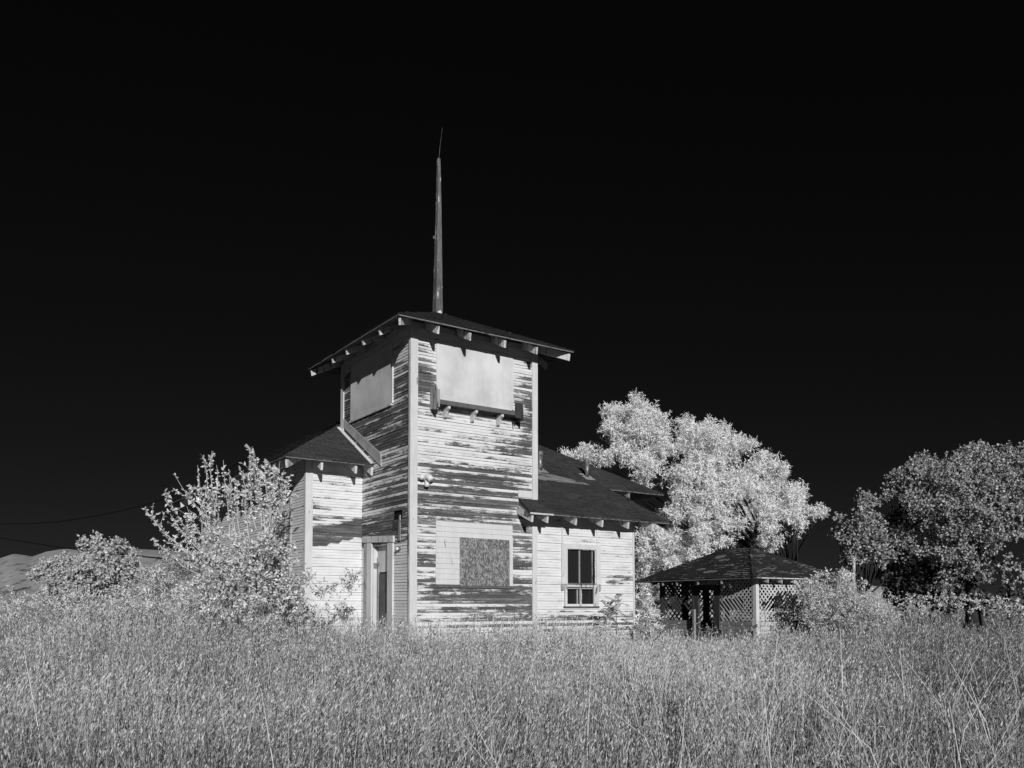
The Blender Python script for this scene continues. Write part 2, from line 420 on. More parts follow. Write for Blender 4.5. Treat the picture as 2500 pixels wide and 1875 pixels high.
LG = [[.1, .1, .1, .1, .1, .1, .1], [.08, .08, .1, .1, .1, .1, .1], [.1, .1, .1, .1, .1, .1, .1], [.5, .7, .85, .85, .85, .8, .8], [.8, .85, .9, .9, .85, .8, .8],
      [.6, .65, .7, .5, .5, .5, .5], [.45, .55, .6, .55, .4, .3, .3], [.5, .5, .4, .35, .25, .25, .25], [.85, .7, .6, .5, .45, .4, .4], [.9, .85, .8, .75, .7, .7, .7],
      [.85, .75, .7, .75, .8, .8, .8], [.7, .6, .6, .7, .8, .85, .8], [.55, .45, .5, .5, .5, .8, .7], [.2, .2, .3, .4, .4, .5, .5], [.2, .2, .2, .2, .2, .3, .3]]
left_peel = lambda x, z: bilin(LX, LZ, LG, x, z)


def annex_peel(x, z):                                       # x from 0 at the outer corner to 1.29 at the tower
    zt = 3.21 + (3.50 - 3.21) * (x / 1.27) ** 1.0; zb = 2.79 + (3.07 - 2.79) * (x / 1.29)
    if zb < z < zt: return .93 if z < zt - .05 else .6
    if z > 3.9: return .10
    if z > 3.15: return .34 - .25 * x / 1.29
    return .05


def ext_peel(x, z):
    p = .10
    if x > 2.0 and 2.05 < z < 2.3: p = .42
    if z < 1.45: p = .30
    if z < 1.2: p = .42
    if x < .5: p -= .02
    return p


TW, TD = 3.10, 3.42
siding('tower_front_wall', (0, 0, 0), (1, 0, 0), (0, -1, 0), TW, 0, 7.3, front_peel, [(1.16, 2.34, 2.02, 2.94), (.62, 2.42, 5.80, 6.92)], 1)
DOOR = (.94, 1.71, 0, 2.84)
siding('tower_side_wall', (0, 0, 0), (0, 1, 0), (-1, 0, 0), TD, 0, 7.3, left_peel, [DOOR, (.87, 2.82, 5.84, 7.0), (.34, .70, 3.30, 3.48)], 2)
siding('tower_rear_wall', (0, TD, 0), (1, 0, 0), (0, 1, 0), TW, 4.5, 7.3, lambda x, z: .4, (), 3)
siding('tower_side_wall', (TW, 0, 0), (0, 1, 0), (1, 0, 0), TD, 3.6, 7.3, lambda x, z: .4, (), 4)
AX, HX1, HY0, HY1 = -1.29, 7.95, 2.28, 10.6
siding('hall_front_wall', (AX, HY0, 0), (1, 0, 0), (0, -1, 0), -AX, 0, 4.9, annex_peel, (), 5)
siding('hall_front_wall', (5.97, HY0, 0), (1, 0, 0), (0, -1, 0), HX1 - 5.97, 0, 4.9, lambda x, z: .15, (), 6)
siding('hall_side_wall', (AX, HY0, 0), (0, 1, 0), (-1, 0, 0), HY1 - HY0, 0, 4.9, lambda x, z: .12, (), 7)
siding('hall_side_wall', (HX1, HY0, 0), (0, 1, 0), (1, 0, 0), HY1 - HY0, 0, 4.9, lambda x, z: .3, (), 8)
siding('hall_rear_wall', (AX, HY1, 0), (1, 0, 0), (0, 1, 0), HX1 - AX, 0, 4.9, lambda x, z: .3, (), 9)
WIN = (3.97 - TW, 4.78 - TW, 1.58, 2.83)
siding('side_room_front_wall', (TW, 0, 0), (1, 0, 0), (0, -1, 0), 5.97 - TW, 0, 3.78, ext_peel, [WIN], 10)
siding('side_room_end_wall', (5.97, 0, 0), (0, 1, 0), (1, 0, 0), 2.28, 0, 4.75, lambda x, z: .3, (), 11, top=lambda x: 3.76 + .46 * x)

# light-tight inner shell and floor behind the boards
s = MB()
s.poly([(.02, .016, 0), (.02, TD - .02, 0), (.02, TD - .02, 7.2), (.02, .016, 7.2)]) if False else None
for (a, b_) in (((.03, .03), (TW - .03, .03)), ((TW - .03, .03), (TW - .03, TD - .03)), ((TW - .03, TD - .03), (.03, TD - .03))):
    s.poly([(a[0], a[1] + .02, 3.0), (b_[0], b_[1] + .02, 3.0), (b_[0], b_[1] + .02, 7.25), (a[0], a[1] + .02, 7.25)])
s.poly([(.03, .03, 3.0), (.03, TD, 3.0), (.03, TD, 7.25), (.03, .03, 7.25)])
s.build('inner_wall', M['dark'], bld)
s = MB().box((.6, .02, 1.0), (2.5, .03, 3.4)); s.build('inner_wall', M['dark'], bld)

# corner boards
def bx(name, a, b, m, parent=None): return MB().box(a, b).build(name, m, parent or bld)


def wavy_board(name, a, b, m, parent=None):                 # an upright board, slightly bowed, split in lengths
    (x0, y0, z0), (x1, y1, z1) = a, b
    mb = MB(); n = 10; n0 = 0
    for i in range(n + 1):
        z = z0 + (z1 - z0) * i / n; w = .004 * math.sin(i * 1.1 + x0 * 7)
        mb.v += [(x0 + w, y0 + w, z), (x1 + w, y0 + w, z), (x1 + w, y1 + w, z), (x0 + w, y1 + w, z)]
    for i in range(n):
        for q in range(4):
            r = (q + 1) % 4; mb.f.append((i * 4 + q, i * 4 + r, i * 4 + 4 + r, i * 4 + 4 + q))
    mb.f += [(3, 2, 1, 0), tuple(4 * n + q for q in range(4))]
    return mb.build(name, m, parent or bld)


wavy_board('corner_board', (-.035, -.038, 0), (.135, -.001, 7.25), M['trim'])
wavy_board('corner_board', (-.036, .0, 0), (-.002, .045, 7.25), M['trimworn'])
wavy_board('corner_board', (2.985, -.036, 3.86), (3.115, -.001, 7.2), M['trim'])
wavy_board('corner_board', (2.985, -.034, 0), (3.12, -.001, 3.74), M['trim'])
bx('corner_board', (3.102, -.03, 3.9), (3.135, .12, 7.2), M['trim'])
bx('corner_board', (-.034, 3.30, 4.6), (-.002, 3.45, 7.2), M['trim'])
bx('corner_board', (AX - .036, HY0 - .036, 0), (AX + .13, HY0 - .002, 4.75), M['trim'])
bx('corner_board', (AX - .037, HY0 - .001, 0), (AX - .002, HY0 + .05, 4.75), M['trimworn'])
bx('corner_board', (5.95, -.03, 0), (5.995, .10, 3.6), M['trim'])
bx('corner_board', (HX1 - .02, HY0 - .03, 0), (HX1 + .03, HY0 + .1, 4.7), M['trim'])
bx('downpipe', (AX - .075, HY0 + .78, .3), (AX - .022, HY0 + .83, 4.2), M['trimold'])

# ---- roofs
def courses(mb, P, ch=.14, tab=.30):
    """lay rows of separate shingle tabs over a roof polygon, each tab lifted a little at its lower edge"""
    nn = np.cross(P[1] - P[0], P[-1] - P[0]); nn /= np.linalg.norm(nn); nn = nn if nn[2] > 0 else -nn
    e = np.cross((0, 0, 1), nn); e /= np.linalg.norm(e); up = np.cross(nn, e); o = P[0]
    q = [((v - o) @ e, (v - o) @ up) for v in P]; vmin, vmax = min(b for a, b in q), max(b for a, b in q)
    def span(v):
        xs = []
        for i in range(len(q)):
            (a0, b0), (a1, b1) = q[i], q[(i + 1) % len(q)]
            if (b0 - v) * (b1 - v) <= 0 and abs(b1 - b0) > 1e-6: xs.append(a0 + (a1 - a0) * (v - b0) / (b1 - b0))
        return (min(xs), max(xs)) if len(xs) >= 2 else None
    v = vmin; row = 0
    while v < vmax - .02:
        s0, s1 = span(v + 1e-4), span(min(v + ch, vmax - 1e-3)); row += 1
        if s0 and s1:
            u = s0[0] - random.uniform(0, tab)
            while u < s0[1]:
                w_ = tab * random.uniform(.8, 1.2); a, b = max(u, s0[0]), min(u + w_ - .008, s0[1]); c_, d = max(u, s1[0]), min(u + w_ - .008, s1[1]); u += w_
                if b - a < .03: continue
                if d - c_ < .01: c_ = d = min(max((a + b) / 2, s1[0]), s1[1]); d += .005
                if random.random() < .012: continue
                lf = .010 + random.uniform(0, .005) + (random.random() < .05) * random.uniform(.005, .02); jv = random.uniform(-.012, .006) * (1 if row > 1 else 1.8)
                g = lambda uu, vv, h: o + e * uu + up * vv + nn * h
                t0, t1, t2, t3 = g(a, v + jv, lf), g(b, v + jv + random.uniform(-.004, .004), lf), g(d, v + ch, .004), g(c_, v + ch, .004)
                mb.poly([t0, t1, t2, t3]); mb.poly([g(a, v + jv, 0.0), g(b, v + jv, 0.0), t1, t0])
        v += ch


def slab(name, polys, m, th=.028, edge_m=None, parent=None, smat=None):
    """each polygon of a roof as a shingle sheet over a sheathing board"""
    mb = MB()
    for p in polys:
        top = [(x, y, z) for x, y, z in p]
        mb.prism([(x, y, z - .018) for x, y, z in top], (0, 0, .018))
    for p in polys: courses(mb, [np.array(v, float) + (0, 0, .001) for v in p])
    o = mb.build(name, m, parent or bld, slope_uv=True)
    mb2 = MB()
    for p in polys:
        c = np.mean(np.array(p), 0)
        q = [tuple(np.array(v) + (c - np.array(v)) / (np.linalg.norm(c - np.array(v)) + 1e-9) * .02) for v in p]
        mb2.prism([(x, y, z - .018 - th) for x, y, z in q], (0, 0, th - .003))
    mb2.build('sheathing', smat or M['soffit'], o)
    return o


def ragged(pts, amp=.012, step=.16):                        # breaks the outline of an eave so that it is not ruler straight
    o = []
    for i in range(len(pts)):
        a, b = np.array(pts[i]), np.array(pts[(i + 1) % len(pts)]); n = max(1, int(np.linalg.norm(b - a) / step))
        for k in range(n):
            p = a + (b - a) * k / n
            if k: p = p + np.array([random.uniform(-1, 1) * amp, random.uniform(-1, 1) * amp, random.uniform(-.5, .5) * amp])
            o.append(tuple(p))
    return o


def hip(x0, x1, y0, y1, z, s):
    h = min(x1 - x0, y1 - y0) / 2
    if x1 - x0 >= y1 - y0: r0, r1 = (x0 + h, (y0 + y1) / 2, z + s * h), (x1 - h, (y0 + y1) / 2, z + s * h)
    else: r0, r1 = ((x0 + x1) / 2, y0 + h, z + s * h), ((x0 + x1) / 2, y1 - h, z + s * h)
    return r0, r1


EZ = 7.17; ap = (1.56, 1.70, 8.27)
c = [(-.62, -.62, EZ), (3.70, -.62, EZ), (3.70, 4.02, EZ), (-.62, 4.02, EZ)]
roof = slab('tower_roof', [[c[i], c[(i + 1) % 4], ap] for i in range(4)], M['shingletower'])
def drip(a, b, inn, n, par):                                # ragged flaking strip under the shingle edge
    a, b, inn = map(lambda q: np.array(q, float), (a, b, inn)); mb = MB()
    for k in range(n + 1):
        p = a + (b - a) * k / n; j = random.uniform(-.009, .009); z = -.043 + random.uniform(-.010, .012)
        mb.v += [tuple(p + inn * (.012 + j) + (0, 0, z)), tuple(p + inn * (.012 + j * .5) + (0, 0, -.0175)), tuple(p + inn * .035 + (0, 0, -.0175)), tuple(p + inn * .035 + (0, 0, z))]
    for k in range(n):
        for q in range(4): mb.f.append((k * 4 + q, k * 4 + (q + 1) % 4, k * 4 + 4 + (q + 1) % 4, k * 4 + 4 + q))
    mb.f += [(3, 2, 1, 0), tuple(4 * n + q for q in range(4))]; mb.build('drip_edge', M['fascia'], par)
for i, inn in enumerate(((0, 1, 0), (-1, 0, 0), (0, -1, 0), (1, 0, 0))): drip(c[i], c[(i + 1) % 4], inn, 50, roof)

EM = 4.62; S1 = .6; X0, X1, Y0, Y1 = -2.0, 8.69, 1.68, 11.22
hh = (Y1 - Y0) / 2; ra, rb = (X0 + hh, Y0 + hh, EM + S1 * hh), (X1 - hh, Y0 + hh, EM + S1 * hh)
zat = lambda y: EM + S1 * (y - Y0)
hall = slab('hall_roof', [
    [(X0, Y0, EM), (-.004, Y0, EM), (-.004, Y0 + 1.996, zat(Y0 + 1.996))],
    [(TW + .02, Y0, EM), (X1, Y0, EM), rb, (TW + .02, rb[1], rb[2])],
    [(-.004, TD + .02, zat(TD + .02)), (TW + .02, TD + .02, zat(TD + .02)), (TW + .02, ra[1], ra[2]), ra, (-.004, Y0 + 1.996, zat(Y0 + 1.996))],
    [(X0, Y1, EM), (X0, Y0, EM), ra], [(X1, Y0, EM), (X1, Y1, EM), rb], [(X1, Y1, EM), (X0, Y1, EM), ra, rb]], M['shingle'])
drip((X0, Y0, EM), (0, Y0, EM), (0, 1, 0), 26, hall); drip((X0, Y1, EM), (X0, Y0, EM), (1, 0, 0), 110, hall); drip((7.2, Y0, EM), (X1, Y0, EM), (0, 1, 0), 26, hall)
S2 = .466; zr = lambda y: 3.54 + S2 * (y + .6)
srf = slab('side_room_roof', [[(TW + .025, -.6, zr(-.6)), (6.62, -.6, zr(-.6)), (6.62, Y0 + .05, zr(Y0 + .05) + .03), (TW + .025, Y0 + .05, zr(Y0 + .05) + .03)]], M['shingle'])
drip((TW + .5, -.6, zr(-.6)), (6.62, -.6, zr(-.6)), (0, 1, 0), 50, srf)
MB().prism([(6.55, -.56, zr(-.56) - .07), (6.60, -.56, zr(-.56) - .07), (6.60, -.56, zr(-.56) - .20), (6.55, -.56, zr(-.56) - .20)], (0, 2.1, S2 * 2.1)).build('bargeboard', M['darkwood'], srf)
# small roof return on the tower front
rr = slab('roof_return', [[(2.50, -.62, 3.545), (3.13, -.62, 3.545), (3.13, -.012, 3.895), (2.62, -.012, 3.895)]], M['shingle'], th=.03)
bx('drip_edge', (2.50, -.63, 3.49), (3.12, -.612, 3.525), M['trimworn'], rr)
MB().prism([(2.52, -.60, 3.49), (2.63, -.015, 3.84), (2.61, -.015, 3.50), (2.54, -.50, 3.47)], (.02, 0, 0)).build('soffit', M['soffit'], rr)
bx('siding_patch', (2.61, -.026, 3.92), (2.984, -.019, 4.07), M['trim'])

# bare felt where shingles have blown off, and darker repair strips
def roofpatch(name, pts, zf, m, lift=.012, par=None):
    MB().prism([(x, y, zf(y) + .004) for x, y in pts], (0, 0, lift)).build(name, m, par or hall)
up = [(3.15, 2.22), (3.6, 2.26), (3.75, 2.3), (4.1, 2.25), (4.5, 2.28), (4.9, 2.2), (5.3, 2.1), (5.7, 1.96), (6.05, 1.80)]
lo = [(6.1, 1.705), (5.6, 1.72), (5.2, 1.70), (4.9, 1.71), (4.4, 1.70), (4.0, 1.72), (3.6, 1.70), (3.15, 1.72)]
roofpatch('bare_felt_patch', up + lo, zat, M['patch'])
roofpatch('repair_strip', [(3.7, 1.30), (6.0, 1.26), (6.0, 1.38), (3.9, 1.42)], lambda y: zr(y) + .012, M['darkwood'], .006, srf)
roofpatch('repair_strip', [(3.45, -.42), (5.1, -.44), (5.0, -.2), (3.5, -.15)], lambda y: zr(y), M['darkwood'], .006, srf)

# rafter tails
def tail(p, d, ln, m=None, h=.15, wd=.045, s=.5):
    """p = outer end under the eave, d = direction towards the wall"""
    p = np.array(p, float); d = np.array(d, float); sd = np.array([-d[1], d[0], 0]) * wd / 2
    pr = [p + (0, 0, -.0), p + d * ln + (0, 0, s * ln), p + d * ln + (0, 0, s * ln - h - .03), p + d * .02 + (0, 0, -h)]
    return MB().prism([q - sd for q in pr], sd * 2).build('rafter_tail', m or M['trim'], bld)
for x in (.3, 1.04, 1.9, 2.72): tail((x, -.57, EZ - .075), (0, 1, 0), .56, M['trimworn'], .15, .05)
for y in (.32, 1.12, 1.95, 2.72): tail((-.57, y, EZ - .075), (1, 0, 0), .56, M['trimworn'], .105)
for y in (.3, 1.3, 2.3, 3.3): tail((3.65, y, EZ - .075), (-1, 0, 0), .56, M['trimworn'], .14)
q = .7071
tail((-.55, -.55, EZ - .07), (q, q, 0), .75, M['trimworn'], .13, s=.36); tail((-.57, 3.95, EZ - .075), (q, -q, 0), .75, M['trimworn'], .13, s=.36)
tail((3.64, -.56, EZ - .075), (-q, q, 0), .75, M['trimworn'], .15, .05, s=.36); tail((3.6, 3.9, EZ - .075), (-q, -q, 0), .7, M['trimworn'], .13, s=.36)
for x in (-1.17, -.40): tail((x, Y0 + .05, EM - .075), (0, 1, 0), .55, M['trim'], .15, .05, .6)
tail((-.035, Y0 + .03, EM - .07), (0, 1, 0), .55, M['trim'], .17, .05, .6)
tail((X0 + .06, Y0 + .06, EM - .08), (q, q, 0), .9, M['trimworn'], .16, s=.42)
for y in (2.5, 3.35, 4.25, 5.15, 6.0, 6.9, 7.8, 8.7, 9.55, 10.4): tail((X0 + .05, y, EM - .075), (1, 0, 0), .62, M['trim'], .17, .05, .6)
for x in (7.45,): tail((x, Y0 + .05, EM - .075), (0, 1, 0), .55, M['trimold'], .12, .04, .6)
for x in (2.60, 3.00): tail((x, -.57, 3.48), (0, 1, 0), .55, M['trimworn'], .15, .05, S2)
for x in (3.80, 4.56, 5.34, 6.10): tail((x, -.55, zr(-.55) - .075), (0, 1, 0), .53, M['trimworn'], .16, .05, S2)

# soffit closers so that no sky shows between wall top and roof
mb = MB()
for a, b in (((0, 0), (TW, 0)), ((TW, 0), (TW, TD)), ((TW, TD), (0, TD)), ((0, TD), (0, 0))):
    mb.poly([(a[0], a[1], 7.25), (b[0], b[1], 7.25), (b[0] * .99 + .01, b[1] * .99 + .01, 7.40), (a[0] * .99 + .01, a[1] * .99 + .01, 7.40)])
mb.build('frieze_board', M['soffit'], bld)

# flashing board up the tower side
MB().prism([(-.03, 1.32, 4.80), (-.03, 3.44, 5.98), (-.03, 3.44, 5.79), (-.03, 1.30, 4.52)], (.02, 0, 0)).build('flashing', M['metal'], bld)
MB().prism([(-.10, 1.66, zat(1.66) + .012), (-.10, 3.5, zat(3.5) + .012), (-.032, 3.5, zat(3.5) + .03), (-.032, 1.66, zat(1.66) + .03)], (0, 0, .012)).build('flashing', M['trim'], bld)

# vent pipes on the roof
def pipe(x, y, h, r):
    z = zat(y)
    p = MB().tube([(x, y, z - .05), (x, y, z + h)], r, 14).build('vent_pipe', M['pipe'], bld, True)
    MB().tube([(x, y, z + h - .04), (x, y, z + h + .05), (x, y, z + h + .07)], [r * 1.22, r * 1.22, r * .9], 14).build('pipe_cap', M['pipe'], p)
    MB().prism([(x - .16, y - .16, zat(y - .16) + .006), (x + .16, y - .16, zat(y - .16) + .006), (x + .16, y + .16, zat(y + .16) + .006), (x - .16, y + .16, zat(y + .16) + .006)], (0, 0, .012)).build('flashing', M['trimold'], p)
pipe(6.43, 2.25, .42, .055); pipe(4.98, 2.38, .42, .065)

# boarded windows of the tower
def panel(name, pts, d, m, parent=None): return MB().prism(pts, d).build(name, m, parent or bld)
wf = panel('window_board', [(.57, -.030, 5.74), (2.48, -.030, 5.74), (2.47, -.030, 6.97), (.56, -.030, 6.97)], (0, .028, 0), M['ply'])
panel('window_board', [(-.032, .80, 5.78), (-.032, 2.90, 5.78), (-.032, 2.89, 7.05), (-.032, .81, 7.05)], (.03, 0, 0), M['ply'])
bx('window_sill', (-.055, .80, 5.735), (-.002, 2.92, 5.775), M['trimworn'])
bx('window_trim', (-.042, .765, 5.78), (-.002, .797, 6.75), M['trim'])
# window box under the front window board
wb = MB().box((.50, -.27, 5.63), (2.50, -.24, 5.72)).build('window_box', M['barewood'], bld)
bx('base_board', (.48, -.24, 5.63), (2.52, -.034, 5.655), M['darkwood'], wb)
bx('cap_strip', (.53, -.10, 5.725), (2.45, -.036, 5.745), M['trimworn'], wb)
MB().prism([(.42, -.32, 5.50), (.42, -.30, 5.90), (.42, -.26, 6.0), (.42, -.02, 6.02), (.42, -.02, 5.55)], (.03, 0, 0)).build('end_board', M['trimold'], wb)
MB().prism([(.452, -.33, 5.50), (.452, -.33, 5.88), (.452, -.27, 5.99), (.452, -.22, 5.99), (.452, -.22, 5.52)], (.09, 0, 0)).build('end_board', M['darkwood'], wb) if False else None
MB().prism([(2.53, -.31, 5.52), (2.53, -.27, 5.90), (2.53, -.02, 5.98), (2.53, -.02, 5.55)], (.03, 0, 0)).build('end_board', M['darkwood'], wb)
bx('end_post', (2.36, -.275, 5.58), (2.52, -.25, 5.88), M['darkwood'], wb)
bx('end_post', (.455, -.285, 5.56), (.50, -.25, 5.92), M['trimold'], wb)
for x in (.72, 1.38, 2.03):
    MB().prism([(x, -.03, 5.62), (x, -.24, 5.62), (x, -.24, 5.57), (x, -.16, 5.53), (x, -.10, 5.42), (x, -.03, 5.40)], (.055, 0, 0)).build('bracket', M['trim'], wb)
MB().tube([(2.42, -.1, 5.6), (2.44, -.12, 5.42)], .012, 5).build('loose_rod', M['darkwood'], wb)

# lower boarded window: new siding boards, strand board and trim
lw = empty('boarded_window'); lw.parent = bld
mb = MB()
z = 1.99
while z < 3.29:
    z2 = min(z + .108, 3.295); e = random.uniform(-.001, .001)
    for xa, xb in (((.57, 1.135), (2.36, 2.46)) if z2 < 2.98 else ((.57, 2.46),)):
        mb.prism([(xa, -.020, z + .003), (xa, -.030 + e, z + .003), (xa, -.020 + e, z2), (xa, -.016, z2)], (xb - xa, 0, 0))
    z = z2
mb.build('infill_boards', M['trim'], lw)
panel('strand_board', [(1.13, -.045, 1.975), (2.372, -.045, 1.975), (2.366, -.045, 2.965), (1.128, -.045, 2.975)], (0, .014, 0), M['osb'], lw)
bx('window_trim', (2.372, -.036, 1.98), (2.462, -.0305, 3.0), M['trim'], lw)
bx('window_sill', (.60, -.04, 1.93), (2.50, -.012, 1.972), M['barewood'], lw)

# side room window: upper sash, lower sash, casing
wd = empty('window'); wd.parent = bld
bx('casing', (3.79, -.042, 2.05), (3.955, -.002, 2.96), M['trim'], wd); bx('casing', (4.80, -.042, 2.05), (4.93, -.002, 2.96), M['trim'], wd)
bx('casing', (3.957, -.040, 2.845), (4.798, -.002, 2.96), M['trim'], wd)
bx('casing', (3.80, -.03, 2.962), (3.84, -.004, 3.4), M['trim'], wd); bx('casing', (4.83, -.03, 2.962), (4.86, -.004, 3.4), M['trim'], wd)
us = empty('sash'); us.parent = wd
bx('pane', (3.955, .05, 2.05), (4.80, .056, 2.85), M['glass'], us)
bx('glazing_bar', (4.335, .02, 2.07), (4.365, .045, 2.84), M['trimold'], us); bx('glazing_bar', (4.72, .02, 2.07), (4.735, .045, 2.84), M['trimold'], us)
bx('glazing_bar', (3.955, -.02, 2.045), (4.80, .045, 2.075), M['barewood'], us)
ls = empty('sash'); ls.parent = wd
bx('sash_rail', (3.88, -.052, 1.985), (4.85, -.006, 2.035), M['trimworn'], ls); bx('sash_rail', (3.90, -.05, 1.94), (4.80, -.008, 1.965), M['trimold'], ls)
bx('sash_stile', (3.87, -.05, 1.55), (3.905, -.004, 1.984), M['trimworn'], ls); bx('sash_stile', (4.72, -.05, 1.55), (4.86, -.004, 1.984), M['trimworn'], ls)
bx('glazing_bar', (4.315, -.045, 1.55), (4.36, -.006, 1.984), M['trimworn'], ls); bx('glazing_bar', (4.25, .0, 1.55), (4.285, .03, 1.98), M['trimold'], ls)
bx('sash_rail', (3.85, -.055, 1.515), (4.88, -.002, 1.548), M['barewood'], ls)
bx('pane', (3.87, .045, 1.54), (4.85, .05, 2.0), M['glass'], ls)
for x in (3.78, 4.87): bx('sill_end', (x, -.048, 1.90), (x + .06, -.004, 2.03), M['trimold'], wd)
s = MB(); s.box((3.6, .06, 1.2), (5.1, .5, 3.1)); s.build('inner_wall', M['dark'], bld)

# door in the tower side, set back in its frame
dr = empty('door'); dr.parent = bld
y0, y1, zt = DOOR[0], DOOR[1], DOOR[3]; RC = .10
bx('door_frame', (-.045, y1 + .003, 0), (-.003, 1.93, zt + .10), M['trim'], dr); bx('door_frame', (-.030, 1.933, 0), (-.003, 2.12, zt + .10), M['trimold'], dr)
bx('door_frame', (-.045, .70, 0), (-.003, y0 - .003, zt + .02), M['trim'], dr)
MB().prism([(-.06, .66, zt + .025), (-.06, 2.14, zt + .105), (-.06, 2.14, zt + .24), (-.06, .66, zt + .16)], (.055, 0, 0)).build('lintel', M['trimworn'], dr)
bx('door_jamb', (.0, y1 - .012, 0), (RC, y1 + .002, zt), M['trim'], dr); bx('door_jamb', (.0, y0 - .002, 0), (RC, y0 + .012, zt), M['trimold'], dr)
bx('door_jamb', (.0, y0, zt - .012), (RC, y1, zt + .003), M['trimold'], dr)
dl = bx('door_leaf', (RC, y0 - .3, 2.28), (RC + .02, y1 + .1, zt), M['ply'], dr)
bx('broken_panel', (RC - .01, 1.30, .2), (RC + .012, 1.60, 2.24), M['barewood'], dr); bx('broken_panel', (RC + .02, y0 - .1, .2), (RC + .03, y1, 2.28), M['darkwood'], dr)
bx('broken_panel', (RC - .005, y0 + .02, .3), (RC + .015, 1.20, 2.02), M['darkwood'], dr)
bx('door_stile', (RC - .02, 1.62, .2), (RC + .015, 1.68, 2.6), M['trimold'], dr); bx('door_stile', (RC - .02, 1.22, .2), (RC + .01, 1.26, 2.25), M['greywood'], dr)
bx('hinge_plate', (.01, y1 - .022, 2.36), (.085, y1 - .012, 2.48), M['pipe'], dr)
s = MB(); s.box((RC + .04, y0 - .4, 0), (RC + .06, y1 + .5, 3.3)); s.build('inner_wall', M['dark'], bld)
# gap left by missing boards over the door and a loose board leaning in it
bx('exposed_stud', (.03, .34, 3.2), (.05, .8, 3.6), M['darkwood'])
MB().prism([(-.05, .36, 2.88), (-.05, .46, 2.88), (-.05, .40, 3.40), (-.05, .36, 3.40)], (.02, 0, 0)).build('loose_board', M['greywood'], bld)
bx('patch_board', (-.026, .50, 3.12), (-.018, .74, 3.30), M['darkwood'])

# lamps
lm = MB().box((.19, -.05, 4.10), (.33, -.006, 4.19)).build('wall_lamp', M['enamel'], bld)
MB().tube([(.30, -.05, 4.16), (.36, -.14, 4.13), (.38, -.17, 4.08)], [.035, .065, .07], 12).build('lamp_shade', M['enamel'], lm, True)
MB().tube([(.22, -.05, 4.14), (.20, -.11, 4.12)], [.03, .055], 12).build('lamp_shade', M['enamel'], lm, True)
MB().tube([(.31, -.06, 4.08), (.31, -.10, 4.0), (.31, -.10, 3.95)], [.03, .055, .045], 12).build('sensor_bulb', M['enamel'], lm, True)
dm = MB().tube([(-.002, .43, 2.72), (-.05, .43, 2.70)], .035, 12).build('door_lamp', M['pipe'], bld, True)
MB().tube([(-.05, .43, 2.72), (-.09, .43, 2.72), (-.10, .43, 2.68)], [.03, .045, .03], 12).build('lamp_shade', M['enamel'], dm, True)

# service mast with insulator on the hall's side
sm = MB().tube([(X0 + .1, 4.2, 4.3), (X0 + .1, 4.2, 5.12), (X0 - .02, 4.2, 5.22)], [.03, .03, .045], 8).build('service_mast', M['trimold'], bld, True)

# ================================================================ spire pole on the tower
sp_ = MB()
bp0 = BC + U * 1.56 + V * 1.70
pts = []; a0 = np.array([0, 0, 8.16])
pole = empty('flagpole', (bp0[0], bp0[1], 8.10), BR)
tag(pole, 'tall tapering weathered timber pole rising from the tower roof', 'pole')
mb = MB(); n = 8
for i in range(n + 1):
    f = i / n; z = 3.78 * f; w0 = .088 * (1 - f) + .030 * f; cx = .035 * math.sin(f * 2.2) * .5
    mb.v += [(cx - w0, -w0, z), (cx + w0, -w0, z), (cx + w0, w0, z), (cx - w0, w0, z)]
for i in range(n):
    for k in range(4): mb.f.append((i * 4 + k, i * 4 + (k + 1) % 4, i * 4 + 4 + (k + 1) % 4, i * 4 + 4 + k))
mb.f += [(3, 2, 1, 0), tuple(4 * n + k for k in range(4))]
mb.build('shaft', M['poleswood'], pole)
MB().tube([(.02, 0, 3.74), (.05, 0, 4.1), (.11, 0, 4.55)], [.004, .003, .0018], 5).build('antenna', M['pipe'], pole)
MB().prism([(-.10, -.10, .06), (.10, -.10, .06), (.03, -.095, .20), (-.04, -.095, .16)], (0, .006, 0)).build('collar', M['enamel'], pole)
MB().box((-.13, -.03, 1.86), (-.095, .0, 1.92)).build('pulley', M['pipe'], pole)

# ================================================================ cables
def cable(name, pts, r, label):
    P = [at(*p) for p in pts]; Q = []
    for i in range(len(P) - 1):
        for k in range(6):
            tt = k / 6; p0, p1, p2, p3 = P[max(i - 1, 0)], P[i], P[i + 1], P[min(i + 2, len(P) - 1)]
            Q.append(.5 * ((2 * p1) + (-p0 + p2) * tt + (2 * p0 - 5 * p1 + 4 * p2 - p3) * tt ** 2 + (-p0 + 3 * p1 - 3 * p2 + p3) * tt ** 3))
    Q.append(P[-1]); o = MB().tube(Q, r, 5).build(name, M['cable'], None); return tag(o, label, 'cable')
mp_ = BC + U * (X0 - .02) + V * 4.2
cable('overhead_cable', [(-500, 1292, 34), (-200, 1286, 30), (0, 1279.5, 27.5), (113, 1276, 26), (226, 1261, 24.6), (348, 1234, 23), (452, 1200, 21.8), (540, 1155, 20.6), (601, 1117, float(mp_[1]))], .017,
      'dark overhead cable curving up to the schoolhouse eave, the higher one')
cable('overhead_cable', [(-500, 1225, 40), (-200, 1277, 34), (0, 1313, 30), (120, 1332, 27.5), (200, 1343, 26), (330, 1357, 24), (480, 1371, 22), (640, 1384, 20.4)], .020,
      'dark straight cable running low across the hill behind the left shrub')

